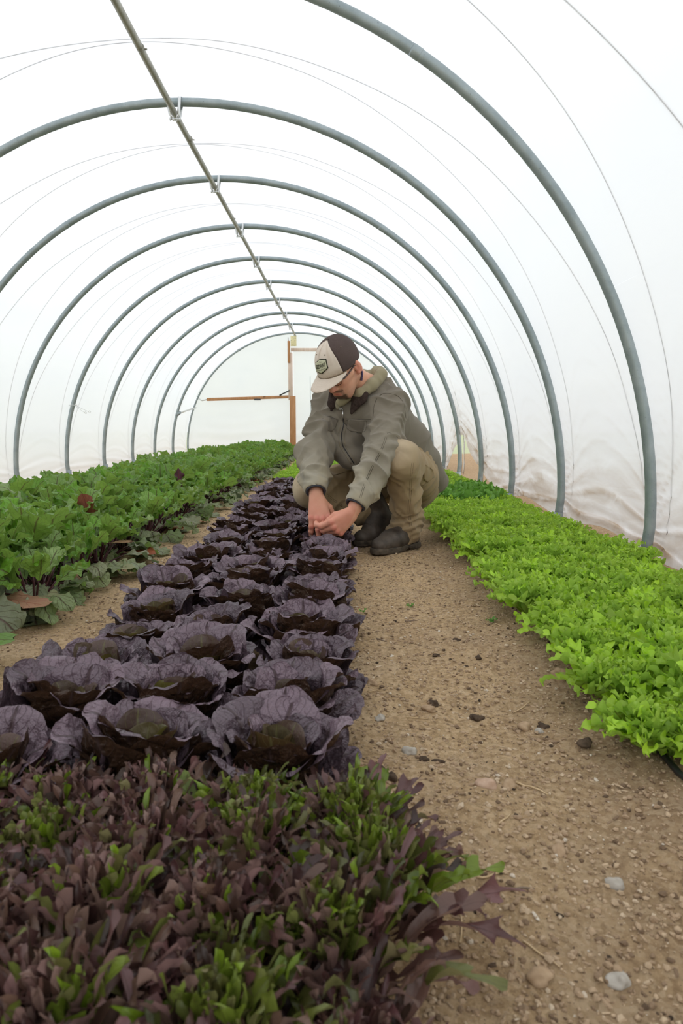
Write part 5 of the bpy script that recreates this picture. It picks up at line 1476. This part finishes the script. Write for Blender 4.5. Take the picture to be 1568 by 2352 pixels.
def stone(x, y, rad, seed, mat, lab, name='stone', amp=.30, group=None):
    mb = MB(); z = gz(x, y)
    mb.blob((0, 0, 0), rad, seed, amp, 9, R=None)
    me = mb.mesh(name, mat); o = link(name, me); o.location = (x, y, z + rad[2] * 0.2); o.rotation_euler = (0, 0, seed * 1.3); return tag(o, lab, 'stone', group)
M_ST1 = simple_mat('tan_stone', (0.32, 0.21, 0.12), (0.46, 0.33, 0.21), 60, 0.8, 0.3)
M_ST2 = simple_mat('pinkish_stone', (0.42, 0.27, 0.18), (0.58, 0.42, 0.31), 50, 0.8, 0.3)
M_ST3 = simple_mat('dark_clod', (0.05, 0.035, 0.025), (0.13, 0.09, 0.06), 60, 0.95, 0.1, 0, 0.8, 0.004)
M_ST4 = simple_mat('pale_grey_stone', (0.34, 0.30, 0.25), (0.50, 0.46, 0.40), 60, 0.8, 0.3)
stones = [
(0.490, 1.485, (.022, .018, .017), 1, M_ST1, 'rounded tan stone at the edge of the frilly lettuce bed'),
(0.231, 1.03, (.016, .011, .012), 2, M_ST2, 'pinkish angular stone lying in the middle of the path'),
(0.268, 1.04, (.019, .011, .010), 3, M_ST1, 'flat brown stone right beside the pinkish one on the path'),
(0.353, 1.275, (.015, .011, .010), 4, M_ST1, 'small tan stone on the path, nearer than the stone by the lettuce'),
(0.378, 1.25, (.009, .007, .007), 5, M_ST4, 'little white stone just right of a tan one on the path'),
(0.118, 1.16, (.010, .012, .007), 6, M_ST4, 'small whitish stone on the path near the romaine edge'),
(0.178, 1.355, (.014, .010, .006), 7, M_ST1, 'flat pale stone in the path, left of centre'),
(0.073, 1.30, (.013, .009, .007), 8, M_ST4, 'whitish stone tucked against the romaine row'),
(0.062, 1.46, (.014, .010, .008), 9, M_ST1, 'yellowish lump of stone beside the romaine leaves'),
(0.205, 0.655, (.013, .011, .008), 10, M_ST1, 'ochre stone low down on the path in the photo'),
(0.292, 0.655, (.010, .012, .006), 11, M_ST4, 'upright pale oval stone near the bottom right of the path'),
(0.345, 0.80, (.011, .010, .007), 12, M_ST4, 'round grey stone in the right foreground of the path'),
(0.29, 0.86, (.014, .009, .006), 13, M_ST1, 'yellow-brown stone lying right of the path middle'),
]
for (x, y, rad, sd, mt, lab) in stones: stone(x, y, rad, sd, mt, lab)
clods = [(0.078, 1.035, .009), (0.055, 1.06, .008), (0.138, 1.12, .007), (0.19, 1.38, .009), (0.27, 1.32, .010), (0.33, 1.62, .008), (0.23, 1.64, .007), (0.44, 1.18, .011), (0.39, 1.27, .009), (0.12, 0.86, .007), (0.30, 1.75, .008), (0.165, 1.12, .008)]
cl = ['just beyond the oakleaf bed', 'touching the romaine edge', 'in front of the white stone', 'mid path before the boots', 'right of mid path', 'far up the path near the lettuce', 'half way along the path', 'near the frilly lettuce bed', 'by the right-hand edge of the path', 'lowest on the path', 'small and farthest towards the man', 'between the pinkish stone and the romaine']
for i, (x, y, r_) in enumerate(clods): stone(x, y, (r_ * 1.25, r_, r_ * .7), 30 + i, M_ST3, 'dark crumbly soil clod, ' + cl[i], 'soil_clod', .35)
M_TWIG = simple_mat('dry_straw', (0.50, 0.36, 0.20), (0.66, 0.50, 0.31), 80, 0.85, 0.2)
M_TWIGD = simple_mat('grey_twig', (0.16, 0.12, 0.09), (0.28, 0.21, 0.15), 80, 0.85, 0.2)
def twig(x, y, L, a, r_, mat, lab, bend=0.15, seed=0):
    rg = np.random.RandomState(seed); n = 7; P_ = []
    for i in range(n):
        t = i / (n - 1) - .5; px_ = x + math.cos(a) * t * L - math.sin(a) * bend * L * (t * t - .1); py_ = y + math.sin(a) * t * L + math.cos(a) * bend * L * (t * t - .1)
        P_.append((px_, py_, gz(px_, py_) + r_ * 1.5))
    z = min(p[2] for p in P_); P_ = [(p[0] - x, p[1] - y, p[2] - z) for p in P_]
    mb = MB(); mb.tube(P_, np.linspace(r_, r_ * .55, n), 6); o = mb.build('twig', mat); o.location = (x, y, z); return tag(o, lab, 'twig')
tw = [(0.30, 1.035, .062, -.9, .0020, M_TWIG, 'thick pale straw stalk beside the flat brown stone'), (0.125, 2.05, .05, .5, .0014, M_TWIG, 'pale straw by the romaine edge, well up the path'),
      (0.20, 1.93, .045, -.2, .0020, M_TWIGD, 'grey twig lying across the upper path'), (0.375, 1.37, .06, .7, .0013, M_TWIG, 'slanting straw near the lettuce bed'),
      (0.15, 1.30, .05, .05, .0012, M_TWIG, 'thin straw lying crosswise, left on the path'), (0.19, 0.80, .045, .15, .0015, M_TWIG, 'straw lying level in the near path'),
      (0.215, 0.68, .045, -.8, .0013, M_TWIG, 'light straw slanting, lowest in the photo'), (0.07, 1.42, .04, .2, .0012, M_TWIG, 'short straw sticking out from the romaine'),
      (0.435, 1.86, .035, -1.1, .0016, M_TWIG, 'short pale chip beside the tiny weed'), (0.10, 1.75, .03, -.4, .0020, M_TWIGD, 'dark twig stub near the romaine edge'),
      (0.135, 0.72, .05, 1.4, .0012, M_TWIG, 'straw pointing away from the camera by the oakleaf'), (0.22, 0.775, .03, .1, .0018, M_TWIGD, 'short dark stick in the near path'),
      (-0.73, 1.95, .06, .1, .0016, M_TWIGD, 'dark stick on the path by the beets'), (0.235, 0.93, .04, .9, .0014, M_TWIG, 'curved straw just nearer than the pinkish stone')]
for i, a in enumerate(tw): twig(*a, seed=i)
# tiny weeds
M_WEED = leaf_mat('weed_green', (0.10, 0.30, 0.03), (0.16, 0.40, 0.05), (0.14, 0.32, 0.06), (0.2, 0.42, 0.1), (0.2, 0.4, 0.06), rough=0.5, trans=0.3)
def weed(x, y, R_, n, lab, seed, lob=2.5):
    rg = np.random.RandomState(seed); A = Foliage()
    for k in range(n):
        e = rg.uniform(18, 60); pf = interp([(0, e + 15), (1, e - 25)])
        A.put(leaf(R_ * rg.uniform(.7, 1.2), R_ * .22, pf, lobed(lob, .55, .5), 14, 5, .2, .002, 2, 0, 0, .3, k), k * 2.4, (0, 0, 0.001), (rg.rand(), 0, 0))
    o = link('weed', A.mesh('weed', M_WEED)); o.location = (x, y, gz(x, y)); return tag(o, lab, 'weed')
weed(0.422, 1.896, .020, 9, 'tiny green weed growing in the middle of the path', 1)
weed(0.21, 2.10, .018, 6, 'tiny weed seedling on the path towards the boots', 2)
weed(-0.185, 1.055, .040, 8, 'small bright green weed growing between the romaine heads', 3, 1.5)
weed(-1.02, 2.35, .065, 9, 'lobed green weed at the foot of the beets', 4)
weed(-0.90, 2.39, .03, 12, 'wispy weed tuft on the path beside the beets', 5)
weed(0.06, 2.02, .02, 5, 'little green weed under the romaine edge near the boots', 6)

# fallen beet leaves
def mat_dead(name, a, b, v):
    return leaf_mat(name, a, b, tuple(q * 0.8 for q in a), v, b, rough=0.7, spec=0.2, trans=0.12, vein_n=6.5, vein_w=0.7, puck=50, pb=0.9)
M_D1 = mat_dead('dull_green_fallen_leaf', (0.20, 0.22, 0.11), (0.32, 0.32, 0.17), (0.20, 0.08, 0.07))
M_D2 = mat_dead('red_fallen_leaf', (0.20, 0.03, 0.02), (0.34, 0.11, 0.045), (0.36, 0.20, 0.08))
M_D3 = mat_dead('brown_dry_leaf', (0.30, 0.15, 0.08), (0.45, 0.28, 0.16), (0.18, 0.07, 0.05))
M_D4 = mat_dead('pink_tipped_leaf', (0.17, 0.19, 0.06), (0.42, 0.19, 0.14), (0.30, 0.10, 0.06))
M_D5 = mat_dead('dark_purple_beet_leaf', (0.055, 0.018, 0.028), (0.10, 0.04, 0.05), (0.25, 0.04, 0.06))
def fallen(x, y, z, L, W, az, phs, mat, lab, seed, curl=0.2, ruf=.010):
    A = Foliage(); pf = interp(list(zip((0, .35, .7, 1), phs)))
    A.put(leaf(L, W, pf, beet_w, 20, 11, curl, ruf, 2.0, .004, 10, 0, seed, 0, .1), az, (0, 0, 0), (0.5, 0.3, 0.0))
    S = MB(); c, q = math.cos(az), math.sin(az)
    S.tube([(-c * .07, -q * .07, max(.004, -.02)), (-c * .03, -q * .03, .002), (0, 0, .002)], [.003, .0035, .003], 6)
    t = thing('fallen_beet_leaf', lab, 'leaf', (x, y, gz(x, y) + z))
    link('blade', A.mesh('blade', mat), t); link('stalk', S.mesh('stalk', M_STALK), t)
fl = [(-1.03, 1.965, .06, .23, .060, -.48, (6, -12, -20, -16), M_D4, 'large drooping beet leaf with a pink pointed tip reaching onto the path'),
      (-0.99, 2.045, .045, .145, .042, -.2, (6, -8, -16, -12), M_D1, 'dark dull beet leaf lying flat on the path behind the pink-tipped one'),
      (-0.93, 2.56, .04, .20, .050, -.66, (8, -6, -16, -14), M_D1, 'long pale green beet leaf stretched out on the path'),
      (-0.91, 2.62, .10, .13, .036, .7, (-10, -40, -62, -70), M_D3, 'yellow-brown beet leaf hanging down to the soil'),
      (-0.90, 2.88, .03, .15, .044, -.76, (10, 2, -16, -18), M_D2, 'red fallen beet leaf on the path below the beets'),
      (-0.985, 2.20, .012, .13, .040, .5, (5, 2, -5, -8), M_D3, 'crumpled brown dry leaf, larger of the pair beside the lobed weed'),
      (-0.955, 2.31, .012, .09, .030, .9, (8, 4, -8, -8), M_D3, 'smaller crumpled red-brown leaf touching the bigger one by the weed'),
      (-0.90, 3.74, .02, .14, .045, .3, (8, 2, -10, -14), M_D3, 'tan shrivelled leaf on the path, further back'),
      (-0.97, 3.58, .015, .12, .035, .3, (6, 0, -8, -8), M_D2, 'thin red strip of leaf lying on the back path'),
      (-0.88, 4.6, .02, .15, .05, -.2, (8, 0, -10, -12), M_D1, 'greyish curled leaf fallen beside the far beets'),
      (-0.94, 6.65, .03, .13, .045, .3, (16, 10, -8, -12), M_D2, 'small red leaf far down the path by the beets'),
      (-0.90, 1.52, .06, .15, .055, .1, (18, -10, -35, -40), M_BEET, 'wavy green beet leaf cut by the left edge of the photo')]
for i, a in enumerate(fl): fallen(*a, seed=i + 3)
def upright(x, y, zb, L, W, az, phs, mat, lab, seed):
    A = Foliage(); pf = interp(list(zip((0, .35, .7, 1), phs))); A.put(leaf(L, W, pf, beet_w, 20, 11, .2, .010, 2.2, .003, 8, 0, seed, 0, .1), az, (0, 0, 0), (.6, .5, 0))
    S = MB(); S.tube([(0, 0, -zb), (0.002, 0.0, -zb * .5), (0, 0, .002)], [.005, .0045, .0035], 6)
    t = thing('beet_leaf', lab, 'leaf', (x, y, gz(x, y) + zb)); link('blade', A.mesh('blade', mat), t); link('stalk', S.mesh('stalk', M_STALK), t)
M_D6 = leaf_mat('red_veined_autumn_leaf', (0.20, 0.13, 0.04), (0.32, 0.17, 0.08), (0.24, 0.12, 0.05), (0.16, 0.015, 0.03), (0.30, 0.05, 0.05), rough=.45, trans=.35, vein_n=6.5, vein_w=.9, puck=50, pb=.7)
upright(-1.06, 2.86, .13, .15, .052, -2.2, (62, 72, 78, 66), M_D6, 'upright reddish beet leaf with dark red veins among the green ones', 5)
upright(-1.03, 4.30, .14, .15, .038, 2.6, (70, 84, 88, 80), M_D5, 'dark purple beet leaf standing up at the edge of the bed', 6)
upright(-0.97, 4.02, .08, .12, .036, -.3, (25, 8, -12, -30), M_D5, 'dark purple beet leaf leaning over the path', 7)

# drip hose at the near end of the frilly bed
mb = MB(); mb.tube([(0.57, 0.78, gz(.57, .78) + .006), (0.558, 0.95, gz(.558, .95) + .006), (0.55, 1.06, gz(.55, 1.06) + .006), (0.56, 1.5, .02), (0.57, 4.0, .02)], .006, 8)
tag(mb.build('drip_hose', M_BLACK), 'black drip hose coming out from under the frilly lettuce', 'hose')
# white twine at the tied-up film, and grass beyond the door
mb = MB(); mb.tube([(1.37, 7.80, .43), (1.365, 7.82, .25), (1.37, 7.83, .08), (1.36, 7.83, .03)], .004, 6); mb.tube([(1.372, 7.80, .43), (1.385, 7.84, .2), (1.37, 7.83, .05)], .003, 6)
tag(mb.build('twine', simple_mat('white_twine', (0.7, 0.68, 0.62), (0.85, 0.83, 0.78), 100, 0.9)), 'white twine hanging beside the hoop where the film is tied up', 'twine')
rgg = np.random.RandomState(9); n = 5000; x = rgg.uniform(-1.1, .25, n); y = rgg.uniform(14.2, 17.5, n); hgt = rgg.uniform(.05, .13, n); a = rgg.rand(n) * 6.28; w = .006
V = np.stack([np.stack([x - w * np.cos(a), y - w * np.sin(a), 0 * x - .01], 1), np.stack([x + w * np.cos(a), y + w * np.sin(a), 0 * x - .01], 1), np.stack([x + .03 * np.sin(a), y + .03 * np.cos(a), hgt], 1)], 1).reshape(-1, 3)
o = link('grass', make_mesh('grass', V, (np.arange(n * 3).reshape(-1, 3)).tolist(), M_LAWN)); tag(o, 'green grass seen beyond the open bottom of the door curtain', 'grass', kind='stuff')
